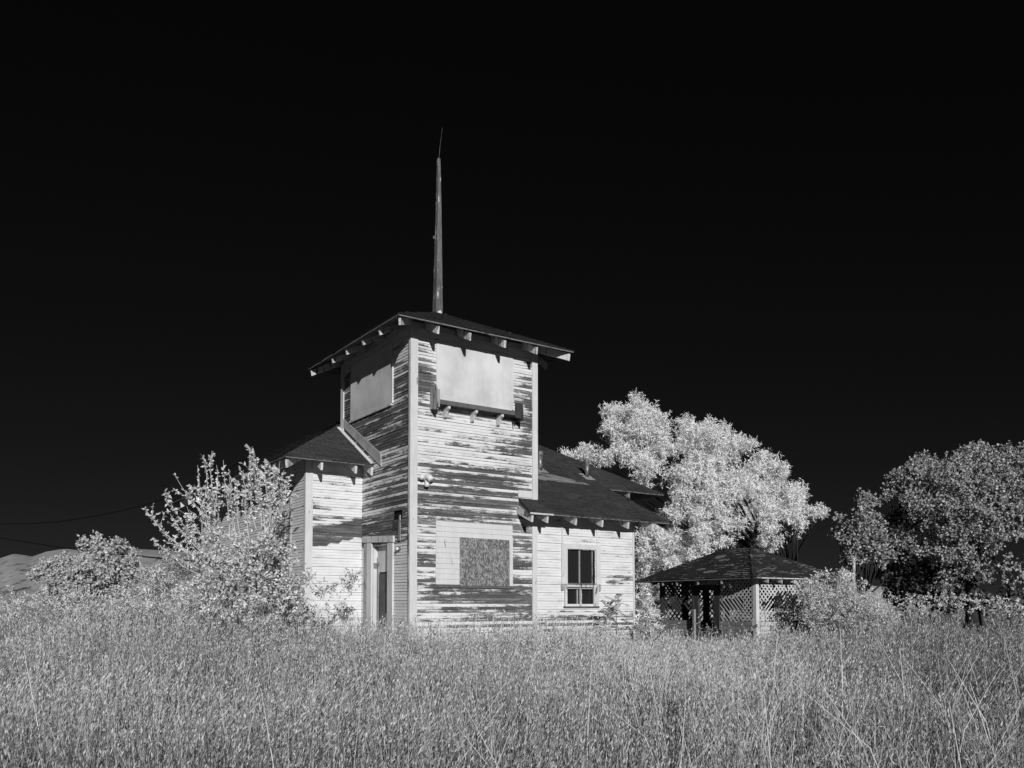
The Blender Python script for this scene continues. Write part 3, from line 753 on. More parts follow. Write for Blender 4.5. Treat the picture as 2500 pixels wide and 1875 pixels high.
# ================================================================ gazebo
GB = math.atan(1250 / F); GC = np.array([7.4168, 26.0, 0.0]); gu = np.array([math.cos(GB), math.sin(GB), 0]); gv = np.array([-math.sin(GB), math.cos(GB), 0])
gaz = empty('gazebo', tuple(GC), GB)
tag(gaz, 'small ruined garden pavilion with broken white lattice walls and a dark hipped roof', 'gazebo')
GX, GY = 3.2, 4.40; g0 = .15
e = [(-.5, -.5, 2.43), (3.7, -.5, 2.43), (3.7, 5.14, 2.43), (-.5, 5.14, 2.43)]; r0, r1 = (1.6, 1.6, 3.49), (1.6, 3.04, 3.49)
gr = slab('roof', [[e[0], e[1], r0], [e[1], e[2], r1, r0], [e[2], e[3], r1], [e[3], e[0], r0, r1]], M['shingleold'], .035, None, gaz, M['greywood'])
MB().box((-.30, -.515, 2.375), (1.52, -.502, 2.408)).build('eave_trim', M['trimworn'], gr)
mb = MB()                                                   # curling shingles along the near hip
for i in range(26):
    f = i / 26; p = np.array(e[0]) * (1 - f) + np.array(r0) * f; a = random.uniform(.08, .16)
    mb.prism([p + (-.02, -.02, .012), p + (-.02 - a, .03, -.01), p + (-.02 - a * .6, .06, .02), p + (.02, .04, .035)], (0, 0, .008))
mb.build('hip_shingles', M['shingleold'], gr, slope_uv=True)
for cx, cy, w_, h_ in ((-.05, 1.9, .75, .10), (.35, 1.5, .6, .07), (.75, 2.1, .55, .10), (1.05, 2.5, .5, .12), (.15, 2.5, .5, .06), (1.1, 1.75, .3, .06)):
    pts = []
    for k in range(12):
        th = 2 * math.pi * k / 12; rr_ = random.uniform(.7, 1.1); x = cx + math.cos(th) * h_ * rr_; y = cy + math.sin(th) * w_ * .5 * rr_
        pts.append((x, y, 2.43 + .505 * (x + .5) + .006))
    MB().prism(pts, (0, 0, .008)).build('bare_patch', M['patch'], gr)
for x in (.03, .62, 1.20, 1.9, 2.6): MB().prism([(x - .02, -.46, 2.37), (x - .02, -.46, 2.24), (x - .02, .05, 2.42), (x - .02, .05, 2.6)], (.045, 0, 0)).build('rafter_tail', M['trimworn'], gaz)
for y in (1.0, 2.05, 3.05, 3.75, 4.3): MB().prism([(-.46, y - .02, 2.37), (-.46, y - .02, 2.24), (.05, y - .02, 2.42), (.05, y - .02, 2.6)], (0, .045, 0)).build('rafter_tail', M['greywood'] if y < 4 else M['darkwood'], gaz)
def gbx(name, a, b, m): return MB().box(a, b).build(name, m, gaz)
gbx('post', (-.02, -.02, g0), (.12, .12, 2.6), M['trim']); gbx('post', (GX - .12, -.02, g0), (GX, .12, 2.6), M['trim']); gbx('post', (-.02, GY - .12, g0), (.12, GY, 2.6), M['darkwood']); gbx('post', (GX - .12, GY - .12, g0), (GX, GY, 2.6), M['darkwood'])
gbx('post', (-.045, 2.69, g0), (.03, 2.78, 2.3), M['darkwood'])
# door frame
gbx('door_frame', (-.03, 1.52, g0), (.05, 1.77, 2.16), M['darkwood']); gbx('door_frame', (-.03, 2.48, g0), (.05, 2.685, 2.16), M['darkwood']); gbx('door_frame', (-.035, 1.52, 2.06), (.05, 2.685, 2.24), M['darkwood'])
gbx('gate_post', (-.18, 2.52, g0), (-.10, 2.60, 1.45), M['greywood'])
# low walls
for k, (za, zb) in enumerate(((.95, 1.08), (.80, .94), (.60, .79), (.30, .59))):
    if k < 3: gbx('base_board', (-.05 - .004 * k, 2.80, za), (-.02, GY - .10, zb), M['greywood'])
    if k < 2: gbx('base_board', (-.05, .12, za), (-.02, 1.515, zb), M['greywood'])
    elif k == 2: gbx('base_board', (-.04, .5, za), (-.015, 1.45, zb), M['greywood'])
    gbx('base_board', (.13, -.05, za), (1.55 if k < 2 else 1.35, -.02, zb), M['trimworn'])
MB().prism([(-.07, -.10, 1.02), (-.07, -.10, .93), (-.07, .8, .62), (-.07, .8, .70)], (.02, 0, 0)).build('loose_board', M['greywood'], gaz)


def lattice(org, du, nrm, x0, x1, z0, z1, m, keep, wd=.078, gap=.165, m2=None):
    org, du, nrm = (np.array(q, float) for q in (org, du, nrm)); res = []
    for layer, sg in ((0, 1), (1, -1)):
        mb = MB(); span = (x1 - x0) + (z1 - z0); c = -span
        while c < span * 1.0:
            # line: x - sg*z = c'
            pts = []
            lo_, hi_ = z0, z1                               # param by z : x = x0 + c + sg*(z-z0)
            za = z0 if sg > 0 else z0; 
            zs = sorted([z0 + (0 - c) / sg, z0 + ((x1 - x0) - c) / sg]); a, b = max(z0, zs[0]), min(z1, zs[1])
            if b - a > .04:
                n = max(1, int((b - a) / .12)); seg = (b - a) / n; run = None
                bow = random.uniform(-.012, .012); j = 0
                for i in range(n + 1):
                    if i < n:
                        zm = a + seg * (i + .5); xm = x0 + c + sg * (zm - z0); ok = keep(xm, zm, layer)
                    else: ok = False
                    if ok and run is None: run = a + seg * i
                    if not ok and run is not None:
                        ze = a + seg * i; d = layer * .008
                        P = []
                        for zz, off in ((run, -1), (ze, -1), (ze, 1), (run, 1)):
                            xx = x0 + c + sg * (zz - z0) + bow * math.sin((zz - a) / (b - a) * 3.1)
                            xx += off * wd * .52
                            xx = min(max(xx, x0), x1)
                            P.append(org + du * xx + nrm * (d + random.uniform(0, .003)) + np.array([0, 0, zz]))
                        mb.prism(P, nrm * .006); run = None
            c += gap
        if mb.v: res.append(mb.build('lattice', m if layer == 0 else (m2 or m), gaz))
    return res
def hole(cx, cz, rx, rz): return lambda x, z: ((x - cx) / rx) ** 2 + ((z - cz) / rz) ** 2 < 1
# right (sunlit) wall
hs = [hole(.75, 1.62, .42, .24), hole(1.15, 1.80, .35, .18), hole(.45, 1.38, .25, .10)]
lattice((0, -.004, 0), (1, 0, 0), (0, -1, 0), .12, 3.08, 1.09, 2.40, M['lattice'], lambda x, z, l: not (l == 1 and any(h(x, z) for h in hs)) and not (l == 0 and hs[0](x, z) and random.random() < .35))
gbx('rail', (.12, -.03, 1.36), (.70, -.012, 1.39), M['lattice'])
MB().prism([(.12, -.035, 1.10), (.12, -.035, 1.14), (1.0, -.035, 1.46), (1.0, -.035, 1.42)], (0, .01, 0)).build('loose_slat', M['lattice'], gaz)
# near left wall, between corner and door
h2 = [hole(1.05, 1.48, .30, .22), hole(.75, 1.7, .2, .12)]
lattice((-.004, 0, 0), (0, 1, 0), (-1, 0, 0), .12, 1.52, 1.09, 2.42, M['lattice'], lambda x, z, l: not (l == 1 and (any(h(x, z) for h in h2) or (z < 1.75 and x > .5))), m2=M['lattice'])
# far left wall
h3 = [hole(3.05, 1.45, .28, .42), hole(3.95, 1.32, .25, .34), hole(3.4, 1.2, .3, .2)]
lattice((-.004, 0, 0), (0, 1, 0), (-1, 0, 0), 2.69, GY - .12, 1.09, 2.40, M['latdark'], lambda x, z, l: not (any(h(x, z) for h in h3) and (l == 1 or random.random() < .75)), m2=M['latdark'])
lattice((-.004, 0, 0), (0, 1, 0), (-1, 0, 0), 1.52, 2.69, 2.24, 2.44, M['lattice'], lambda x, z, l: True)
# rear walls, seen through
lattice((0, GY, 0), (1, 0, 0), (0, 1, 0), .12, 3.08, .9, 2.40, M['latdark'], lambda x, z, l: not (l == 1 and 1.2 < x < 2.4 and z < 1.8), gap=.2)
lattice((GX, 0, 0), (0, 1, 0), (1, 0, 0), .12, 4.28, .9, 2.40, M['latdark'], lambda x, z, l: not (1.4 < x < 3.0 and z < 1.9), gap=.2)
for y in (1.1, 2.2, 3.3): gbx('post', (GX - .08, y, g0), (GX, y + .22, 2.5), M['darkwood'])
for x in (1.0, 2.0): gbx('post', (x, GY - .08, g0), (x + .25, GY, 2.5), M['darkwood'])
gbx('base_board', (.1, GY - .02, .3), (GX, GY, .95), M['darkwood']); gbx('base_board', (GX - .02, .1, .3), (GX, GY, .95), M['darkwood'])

# ================================================================ foliage
def unit(a): return a / (np.linalg.norm(a, axis=-1, keepdims=True) + 1e-9)


def leaves(C, D, L, W, rn, fold=None):
    """diamond leaves: base C, direction D, length L, width W -> (n*4,3)"""
    n = len(C); D = unit(D); r = rn.normal(size=(n, 3)) if fold is None else fold + rn.normal(size=(n, 3)) * .45; S = unit(np.cross(D, r)); Nn = np.cross(S, D)
    L = np.broadcast_to(L, (n,))[:, None]; W = np.broadcast_to(W, (n,))[:, None]
    mid = C + D * L * .45 + Nn * L * .06
    return np.stack([C, mid + S * W / 2, C + D * L, mid - S * W / 2], 1).reshape(-1, 3)


def round_leaves(C, D, L, rn, fold=None):
    n = len(C); D = unit(D); r = rn.normal(size=(n, 3)) if fold is None else fold + rn.normal(size=(n, 3)) * .55; S = unit(np.cross(D, r)); L = np.broadcast_to(L, (n,))[:, None]
    return np.stack([C, C + D * L * .3 + S * L * .42, C + D * L * .85 + S * L * .28, C + D * L * 1.0 - S * L * .12, C + D * L * .45 - S * L * .45], 1).reshape(-1, 3)


def lobes_from(px, sc_, ox, oy, Y0, bulge, rn, back=True):
    """outline lobes measured in the photograph, given real depth round the crown's own centre"""
    P = np.array(px, float); X = ox + P[:, 0] * sc_; Yp = oy + P[:, 1] * sc_; Rr = P[:, 2] * sc_
    cx, cy = (X.min() + X.max()) / 2, (Yp.min() + Yp.max()) / 2; hx, hy = (X.max() - X.min()) / 2 + 1, (Yp.max() - Yp.min()) / 2 + 1
    out_ = []
    for x, y, r in zip(X, Yp, Rr):
        rho = min(1, ((x - cx) / hx) ** 2 + ((y - cy) / hy) ** 2); dp = math.sqrt(1 - rho * .95) * bulge
        for sgn in ((-1, 1) if back else (-1,)):
            Y = Y0 + sgn * dp * rn.uniform(.55, 1.0) + rn.uniform(-.3, .3); c = at(x, y, Y); rad = r / F * Y
            if sgn > 0: c = c + rn.normal(size=3) * min(.4, .3 * rad); rad *= .9
            out_.append((c, rad))
    return out_


def fill(lobes, per_m2, tuft_n, tl, rn, leafL, leafW, droop=.15, shell=.55, kind='diamond', flat=.9, sub=None):
    if sub:                                                 # each lobe broken into smaller clumps with gaps between
        L2 = []
        for c, r in lobes:
            k = max(3, int(sub[0] * rn.uniform(.8, 1.25))); d = unit(rn.normal(size=(k, 3)))
            for q in d: L2.append((c + q * r * rn.uniform(.40, .92), r * sub[1] * rn.uniform(.5, 1.25)))
        lobes = L2
    Cs, Ds, Va, Fo = [], [], [], []
    for c, r in lobes:
        nt_ = max(3, int(per_m2 * r * r)); d = unit(rn.normal(size=(nt_, 3))); rr_ = r * (shell + (1 - shell) * rn.random((nt_, 1)) ** .7) * rn.uniform(.85, 1.12, (nt_, 1))
        d[:, 2] = d[:, 2] * flat
        tc = c + d * rr_; ax = unit(d + rn.normal(size=(nt_, 3)) * .45 + np.array([0, 0, -droop]))
        k = tuft_n; tt = rn.random((nt_, k, 1))
        base = tc[:, None, :] + ax[:, None, :] * tt * tl
        dir_ = unit(ax[:, None, :] * .28 + rn.normal(size=(nt_, k, 3)) * .8 + np.array([0, 0, -droop]))
        Fo.append(np.repeat(d, k, 0)); Cs.append(base.reshape(-1, 3)); Ds.append(dir_.reshape(-1, 3)); Va.append(np.clip(rn.normal(.55, .22, nt_ * k) + np.repeat(rn.normal(0, .1, nt_), k), 0, 1))
    C_, D_, V_, F_ = np.concatenate(Cs), np.concatenate(Ds), np.concatenate(Va), np.concatenate(Fo); n = len(C_)
    if kind == 'diamond': return leaves(C_, D_, leafL * rn.uniform(.6, 1.2, n), leafW * rn.uniform(.7, 1.2, n), rn, F_), V_, 4
    return round_leaves(C_, D_, leafL * rn.uniform(.6, 1.2, n), rn, F_), V_, 5


def limbs(mb, root, lobes, rn, r0=.12, every=2, fork=None):
    root = np.array(root, float); fork = root + np.array([0, 0, 1.2]) if fork is None else np.array(fork, float)
    for i, (c, r) in enumerate(lobes):
        if i % every: continue
        m_ = fork * .55 + c * .45 + rn.normal(size=3) * .25; m_[2] = min(m_[2], c[2])
        mb.tube([fork, m_, c - (c - m_) * .12], [r0, r0 * .5, r0 * .12], 5)


def tree(name, lobes, label, cat, root, h_fork, r_trunk, leafm, fillargs, seed, barkm='bark', group=None, every=2, limb_r=.1):
    rn = np.random.default_rng(seed); root = np.array([root[0], root[1], float(gz(root[0], root[1])) - .05])
    o = empty(name, tuple(root)); tag(o, label, cat, group)
    mb = MB(); fork = root + np.array([rn.uniform(-.15, .15), 0, h_fork])
    mb.tube([root, root * .5 + fork * .5 + np.array([.05, .03, 0]), fork], [r_trunk * 1.25, r_trunk, r_trunk * .8], 9)
    limbs(mb, root, lobes, rn, limb_r, every, fork)
    mb.v = [tuple(np.array(v) - root) for v in mb.v]; mb.build('trunk', M[barkm], o, True)
    vv, va, npv = fill(lobes, rn=rn, **fillargs); vv = vv - root
    np_mesh('crown', vv, npv, M[leafm], o, va)
    return o


rn = np.random.default_rng(3)
WL = [(690, 190, 30), (540, 300, 80), (600, 330, 90), (700, 300, 90), (780, 270, 50), (850, 350, 70), (520, 430, 80), (640, 450, 100), (740, 400, 90), (850, 470, 90), (900, 520, 60), (370, 580, 55), (240, 575, 38), (300, 590, 30), (340, 560, 35), (470, 590, 65), (600, 560, 90), (680, 640, 95), (740, 730, 70), (790, 620, 90),
      (1030, 370, 45), (1080, 420, 80), (1150, 460, 90), (1010, 520, 70), (1190, 400, 50), (1270, 450, 60), (1180, 560, 110), (1310, 540, 80), (1370, 480, 40), (1420, 520, 40), (1480, 500, 24), (960, 740, 90), (1060, 670, 110), (1200, 720, 110), (1300, 650, 90),
      (1540, 590, 30), (1480, 680, 80), (1600, 670, 80), (1680, 690, 50), (1640, 780, 90), (1780, 820, 55), (1740, 870, 70), (1500, 820, 110), (1390, 760, 90), (1770, 960, 80), (1890, 960, 45), (1950, 962, 20), (1680, 950, 100), (1790, 1040, 45), (1500, 970, 100), (1340, 900, 100), (1190, 880, 110), (1050, 860, 100), (960, 960, 75),
      (1100, 1000, 105), (1250, 1030, 100), (1390, 1060, 60), (1590, 1080, 70), (1640, 1150, 40), (1600, 1210, 45), (1550, 1160, 40), (870, 1020, 60), (800, 1100, 90), (760, 1200, 80), (900, 1130, 95), (1000, 1190, 95), (1120, 1140, 95), (1260, 1150, 70), (850, 1280, 90), (760, 1330, 70), (740, 1420, 60), (950, 1290, 85), (1090, 1260, 80), (800, 1480, 70), (900, 1440, 80), (1000, 1400, 80), (1100, 1450, 80), (920, 1520, 70), (1030, 1530, 70), (1200, 1400, 80), (1150, 1530, 70), (1290, 1450, 70)]
lob = lobes_from(WL, .3617, 1300, 900, 36, 3.2, rn)
tree('willow_tree', lob, 'big pale willow rising behind the hall roof and the pavilion', 'tree', (12.0, 37.5), 2.2, .30, 'willow',
     dict(per_m2=520, tuft_n=12, tl=.28, leafL=.15, leafW=.030, droop=.12, shell=.35, sub=(8, .36)), 21, limb_r=.07)
OK_ = [(1080, 240, 50), (1100, 280, 70), (1000, 260, 40), (1000, 340, 80), (910, 380, 70), (840, 430, 45), (870, 330, 40), (800, 480, 30), (1230, 270, 70), (1330, 240, 70), (1400, 210, 80), (1440, 160, 40), (1510, 140, 42), (1520, 210, 60), (1620, 210, 70), (1690, 160, 40), (1750, 190, 70), (1790, 250, 80), (1690, 320, 110), (1540, 310, 100), (1400, 360, 110), (1250, 400, 110), (1110, 420, 100), (980, 480, 70),
       (1060, 570, 110), (1160, 660, 90), (1240, 570, 100), (1400, 560, 120), (1550, 480, 110), (1700, 480, 120), (1850, 450, 120), (1600, 640, 90), (1760, 620, 90), (1830, 740, 70), (1450, 740, 110), (1590, 780, 70), (1290, 770, 100), (1180, 780, 80), (950, 830, 60), (1000, 900, 60), (1110, 900, 70), (1250, 930, 80), (1360, 900, 80), (1440, 980, 55), (1250, 1050, 60), (1220, 1150, 40), (1290, 1130, 45), (1370, 1060, 40), (1560, 870, 60), (1540, 1070, 35), (1750, 780, 40), (1520, 590, 80), (1330, 670, 80), (1950, 600, 130), (1950, 300, 110), (2050, 450, 140), (2000, 800, 80)]
lob = lobes_from(OK_, .3315, 1900, 1050, 31, 3.0, rn)
tree('oak_tree', lob, 'large dark broad-crowned tree at the right edge with a thick black trunk', 'tree', ((2375 - 1250) / F * 31, 31.0), 3.0, .27, 'oak',
     dict(per_m2=400, tuft_n=9, tl=.24, leafL=.078, leafW=.1, droop=.0, shell=.35, kind='round', sub=(8, .42)), 22, limb_r=.045, every=3)
SM = [(625, 480, 20), (640, 540, 35), (700, 520, 25), (600, 600, 45), (660, 640, 60), (560, 680, 50), (700, 700, 70), (620, 730, 70), (500, 760, 50), (450, 650, 16), (440, 760, 25), (460, 800, 30), (560, 810, 60), (660, 820, 70), (740, 760, 60), (500, 940, 25), (560, 900, 50), (650, 920, 60), (760, 850, 70), (750, 950, 70), (830, 880, 60)]
lob = lobes_from(SM, .3315, 1900, 1050, 28.5, 1.1, rn)
tree('young_oak_tree', lob, 'smaller loose-crowned tree left of the large dark tree, over the thin metal pole', 'tree', ((2110 - 1250) / F * 28.5, 28.6), 1.7, .09, 'oak',
     dict(per_m2=420, tuft_n=8, tl=.22, leafL=.078, leafW=.1, droop=.0, shell=.35, kind='round', sub=(6, .42)), 23, limb_r=.045)
FR = [(1700, 1000, 60), (1760, 960, 60), (1680, 1080, 60), (1790, 1060, 60), (1740, 1130, 60), (1850, 1000, 70), (1650, 960, 40), (1800, 1160, 60), (1900, 1100, 70)]
lob = lobes_from(FR, .3315, 1900, 1050, 29.5, .9, rn)
tree('young_oak_tree', lob, 'slim small tree at the right edge, right of the thick black trunk', 'tree', ((2462 - 1250) / F * 29.5, 29.5), 1.6, .06, 'oak',
     dict(per_m2=30, tuft_n=7, tl=.28, leafL=.12, leafW=.1, droop=.0, shell=.45, kind='round'), 24, limb_r=.04)
# underbrush and dim foliage by the trees, shade painted into the leaf colour
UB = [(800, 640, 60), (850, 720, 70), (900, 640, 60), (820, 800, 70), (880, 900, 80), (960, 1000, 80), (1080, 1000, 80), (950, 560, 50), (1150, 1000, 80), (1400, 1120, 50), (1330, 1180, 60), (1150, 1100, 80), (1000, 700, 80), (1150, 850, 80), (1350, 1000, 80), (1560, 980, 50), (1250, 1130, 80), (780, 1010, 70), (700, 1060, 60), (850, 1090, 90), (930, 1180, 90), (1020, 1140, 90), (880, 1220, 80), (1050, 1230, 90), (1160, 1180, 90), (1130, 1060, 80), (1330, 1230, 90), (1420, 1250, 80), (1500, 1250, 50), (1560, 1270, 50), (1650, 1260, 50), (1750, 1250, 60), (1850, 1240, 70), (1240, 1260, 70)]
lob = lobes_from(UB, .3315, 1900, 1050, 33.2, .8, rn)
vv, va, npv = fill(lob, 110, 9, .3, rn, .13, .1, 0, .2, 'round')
tag(np_mesh('underbrush', vv, npv, M['oakshade'], None, va), 'tangled underbrush with shade painted into its leaf colour, beneath the right-hand trees', 'undergrowth', None, 'stuff')

# willowy shrub at the corner of the side room
SB = [(1270, 1330, 60), (1330, 1260, 55), (1400, 1350, 90), (1300, 1450, 80), (1450, 1250, 80), (1520, 1380, 100), (1560, 1300, 60), (1620, 1400, 60), (1180, 1420, 50), (1400, 1480, 90), (1550, 1500, 90), (1500, 1220, 50)]
lob = lobes_from(SB, .217, 1240, 1200, 21.2, .5, rn)
tree('willow_shrub', lob, 'bright feathery shrub between the side room corner and the pavilion', 'shrub', (3.55, 21.3), .5, .05, 'willow',
     dict(per_m2=520, tuft_n=10, tl=.2, leafL=.13, leafW=.026, droop=.0, shell=.35), 25, limb_r=.03)


# saplings with feather leaves in front of that shrub
def sapling(px, py, Y, r, label, seed):
    rn = np.random.default_rng(seed); c = at(px, py, Y); root = np.array([c[0], c[1], float(gz(c[0], c[1]))])
    o = empty('sapling', tuple(root)); tag(o, label, 'sapling', 'feather-leaved saplings by the side room')
    mb = MB(); mb.tube([root - root, (c - root) * .6 + np.array([.02, 0, 0]), c - root], [.015, .01, .006], 5); mb.build('stem', M['twig'], o)
    vs = []; va = []
    for i in range(11):
        th = i * 2.4 + rn.uniform(0, .5); el = rn.uniform(-.1, 1.1); d = np.array([math.cos(th) * math.cos(el), math.sin(th) * math.cos(el), math.sin(el)]); ln = r * rn.uniform(.8, 1.2); st = c - root - np.array([0, 0, rn.uniform(0, .3)])
        for k in range(14):
            f = (k + 2) / 15; p = st + d * ln * f + np.array([0, 0, -.35 * ln * f * f]); sd = unit(np.cross(d, (0, 0, 1)))
            for sg in (-1, 1):
                vs.append(leaves(p[None], (sd * sg + d * .5 + np.array([0, 0, -.2]))[None], .085, .022, rn)); va.append(rn.uniform(.1, .7))
    np_mesh('leaves', np.concatenate(vs), 4, M['shrub'], o, va)
for i, (px, py, Y, r, lb) in enumerate(((1503, 1462, 19.5, .28, 'tallest feather-leaved sapling against the side room wall'), (1486, 1485, 19.2, .24, 'feather-leaved sapling just left of the tallest one'), (1456, 1512, 18.8, .24, 'low feather-leaved sapling furthest left under the window corner'),
                                       (1566, 1455, 20.6, .34, 'feather-leaved sapling high in the shrub right of the house corner'), (1562, 1512, 19.9, .36, 'low dark feather-leaved sapling in front of the bright shrub'))): sapling(px, py, Y, r, lb, 60 + i)


# fruit bush: long upright stems set with leaves
def stem_bush(name, label, roots, tips, Y0, spread, leafm, leafL, body, seed, Lstep=.035, bodyargs=None):
    rn = np.random.default_rng(seed); r0_ = at(roots[0][0], 1500, Y0); root = np.array([r0_[0], Y0, float(gz(r0_[0], Y0))])
    o = empty(name, tuple(root)); tag(o, label, 'shrub'); mb = MB(); Cs, Ds = [], []
    for (tx, ty, bx_, yb) in tips:
        Yt = Y0 + rn.uniform(-spread, spread); T = at(tx, ty, Yt); bp = at(bx_, yb, Y0 + rn.uniform(-.3, .3) * spread); bp[2] = max(bp[2], .2)
        ctrl = bp * .45 + T * .55 + np.array([(bp[0] - T[0]) * -.12, 0, -.12 * abs(T[0] - bp[0])])
        n = 16; wv = rn.normal(size=3) * np.array([.05, .05, .0]); w2 = rn.uniform(3, 7); P = [(1 - f) ** 2 * bp + 2 * f * (1 - f) * ctrl + f * f * T + wv * math.sin(f * w2) * (1 - f) for f in np.linspace(0, 1, n)]
        mb.tube([p - root for p in P], list(np.linspace(.016, .004, n)), 5)
        ln = sum(np.linalg.norm(P[i + 1] - P[i]) for i in range(n - 1)); m_ = int(ln / Lstep)
        f = rn.random(m_) ** .9; idx = f * (n - 1); i0 = np.minimum(idx.astype(int), n - 2); Pn = np.array(P); p = Pn[i0] + (Pn[i0 + 1] - Pn[i0]) * (idx - i0)[:, None]; tdir = unit(Pn[i0 + 1] - Pn[i0])
        keep = np.sin(f * rn.uniform(9, 16) + rn.uniform(0, 6)) > -.75; p, tdir = p[keep], tdir[keep]
        Cs.append(p); Ds.append(unit(rn.normal(size=(len(p), 3)) * .8 + tdir * .35 + np.array([0, 0, -.25])))
        for _ in range(rn.integers(3, 7)):                 # side shoots
            j = rn.integers(5, n - 2); a0 = Pn[j]; td = unit(Pn[j + 1] - Pn[j]); sd = unit(rn.normal(size=3) * np.array([1, 1, .5]) + td * .9); l2 = rn.uniform(.12, .42)
            Q = [a0, a0 + sd * l2 * .5 + np.array([0, 0, .02]), a0 + sd * l2 + np.array([0, 0, .10 * l2])]; mb.tube([q - root for q in Q], [.006, .004, .003], 4)
            m2_ = int(l2 / .018); g = rn.random(m2_)[:, None]; Cs.append(Q[0] * (1 - g) + Q[2] * g); Ds.append(unit(rn.normal(size=(m2_, 3)) * .8 + sd * .4))
    C_ = np.concatenate(Cs); D_ = np.concatenate(Ds); n = len(C_)
    vs = [leaves(C_, D_, leafL * rn.uniform(.6, 1.3, n), leafL * .52, rn)]; va = [np.clip(rn.normal(.6, .25, n), 0, 1)]
    if body:
        v2, a2, _ = fill(body, rn=rn, **bodyargs); vs.append(v2); va.append(a2)
    mb.build('stems', M['stem'], o, True)
    np_mesh('leaves', np.concatenate(vs) - root, 4, M[leafm], o, np.concatenate(va))
    return o
def z5(x, y): return (x * .4069, 1050 + y * .4069)
tp = [(870, 468, 1330, 800), (940, 560, 1350, 820), (988, 360, 1250, 740), (1050, 268, 1400, 620), (1120, 455, 1330, 760), (1185, 210, 1240, 640), (1235, 190, 1250, 620), (1262, 158, 1290, 600), (1300, 210, 1310, 620), (1340, 180, 1380, 620), (1375, 240, 1420, 640), (1380, 330, 1400, 600),
      (1440, 225, 1520, 560), (1512, 100, 1570, 560), (1540, 165, 1580, 560), (1590, 175, 1600, 560), (1560, 250, 1590, 600), (1650, 200, 1640, 520), (1680, 185, 1600, 560), (1745, 262, 1620, 520), (1740, 330, 1600, 620), (1700, 400, 1620, 700), (910, 650, 1330, 850), (970, 700, 1300, 860), (1130, 560, 1250, 760), (1220, 420, 1300, 700),
      (1470, 330, 1500, 640), (1420, 300, 1450, 620), (1600, 380, 1560, 700), (1300, 400, 1330, 700), (1550, 330, 1560, 600), (1640, 300, 1600, 600), (1500, 250, 1540, 560), (1010, 480, 1280, 760), (1200, 330, 1270, 640), (1250, 350, 1290, 640), (1460, 240, 1480, 560), (1620, 250, 1600, 540), (1700, 260, 1640, 560)]
tips = [(*z5(a, b), *z5(c_, d_ + 40)) for a, b, c_, d_ in tp]
FB = [(1300, 620, 45), (1400, 680, 60), (1480, 740, 90), (1560, 670, 60), (1350, 760, 110), (1620, 720, 90), (1250, 720, 80), (1150, 640, 50), (1500, 850, 120), (1640, 850, 100), (1730, 800, 70), (1380, 900, 100), (1740, 920, 70), (1850, 900, 50), (1600, 980, 110), (1750, 1030, 80), (1450, 1020, 90), (1900, 990, 60), (1880, 1080, 60), (1300, 900, 60), (2020, 1080, 60), (1980, 960, 40), (2080, 930, 26), (2120, 890, 20), (1720, 680, 50), (1180, 920, 60), (1100, 960, 50), (1250, 1060, 80), (1350, 1110, 80), (1500, 1130, 80), (1650, 1130, 80), (1800, 1130, 70), (1200, 980, 60), (1280, 820, 60)]
body = lobes_from(FB, .4069, 0, 1050, 16.6, .75, rn, False)
stem_bush('fruit_bush', 'tall leafy bush with long upright shoots hiding the hall corner left of the tower door', [(640, 1500)], tips, 16.6, .5, 'fruit', .072, body, 31, .019,
          dict(per_m2=620, tuft_n=9, tl=.18, leafL=.068, leafW=.036, droop=.1, shell=.25, sub=(6, .42)))
# rounded shrub further left
LS = [(560, 690, 55), (510, 680, 35), (610, 720, 50), (690, 690, 40), (730, 720, 45), (780, 760, 45), (650, 780, 70), (480, 800, 60), (560, 800, 70), (380, 790, 50), (300, 800, 40), (250, 870, 50), (350, 870, 70), (450, 880, 80), (560, 880, 80), (680, 870, 80), (800, 830, 60), (300, 940, 60), (420, 960, 80), (550, 960, 70), (680, 950, 70), (790, 920, 60), (620, 1040, 50), (850, 830, 30), (400, 1050, 70), (520, 1050, 70), (300, 1020, 60), (720, 1040, 60)]
lob = lobes_from(LS, .4069, 0, 1050, 20.5, .8, rn)
tree('rounded_shrub', lob, 'wide rounded shrub standing in front of the pale hill at the left', 'shrub', (at(215, 1480, 20.5)[0], 20.5), .35, .05, 'shrub',
     dict(per_m2=900, tuft_n=9, tl=.12, leafL=.052, leafW=.05, droop=0, shell=.3, kind='round', sub=(6, .48)), 26, 'twig', limb_r=.03)
# weedy scrub bands
def scrub(name, px, s_, ox, oy, Y, label, seed, m_='weed', dens=170, lf=.1, lw=.02, bulge=.5, droop=-.25):
    rn = np.random.default_rng(seed); lob = lobes_from(px, s_, ox, oy, Y, bulge, rn, False); vv, va, npv = fill(lob, dens, 9, .2, rn, lf, lw, droop, .2)
    return tag(np_mesh(name, vv, npv, M[m_], None, va), label, 'undergrowth', None, 'stuff')
scrub('scrub', [(120, 1010, 50), (60, 1060, 50), (200, 1030, 50), (300, 1060, 60), (430, 1040, 60), (560, 1060, 60), (720, 1030, 60), (850, 980, 60), (950, 900, 60), (1000, 850, 60), (1050, 950, 70), (900, 1050, 60), (1130, 800, 50), (1000, 1050, 60), (1100, 1030, 60), (1200, 1050, 60), (780, 1000, 50), (660, 1060, 60), (1080, 800, 50), (920, 880, 40), (40, 1120, 60), (200, 1120, 60), (350, 1130, 60), (500, 1130, 60), (650, 1130, 60), (800, 1120, 60), (950, 1120, 60), (1100, 1120, 60), (1250, 1130, 60), (880, 930, 50), (980, 960, 60), (1150, 900, 60), (500, 1020, 50), (840, 1050, 60), (1010, 780, 40), (960, 1000, 60)], .4069, 0, 1050, 18.0,
      'pale weedy scrub between the rounded shrub and the fruit bush', 41, 'weed', 700)
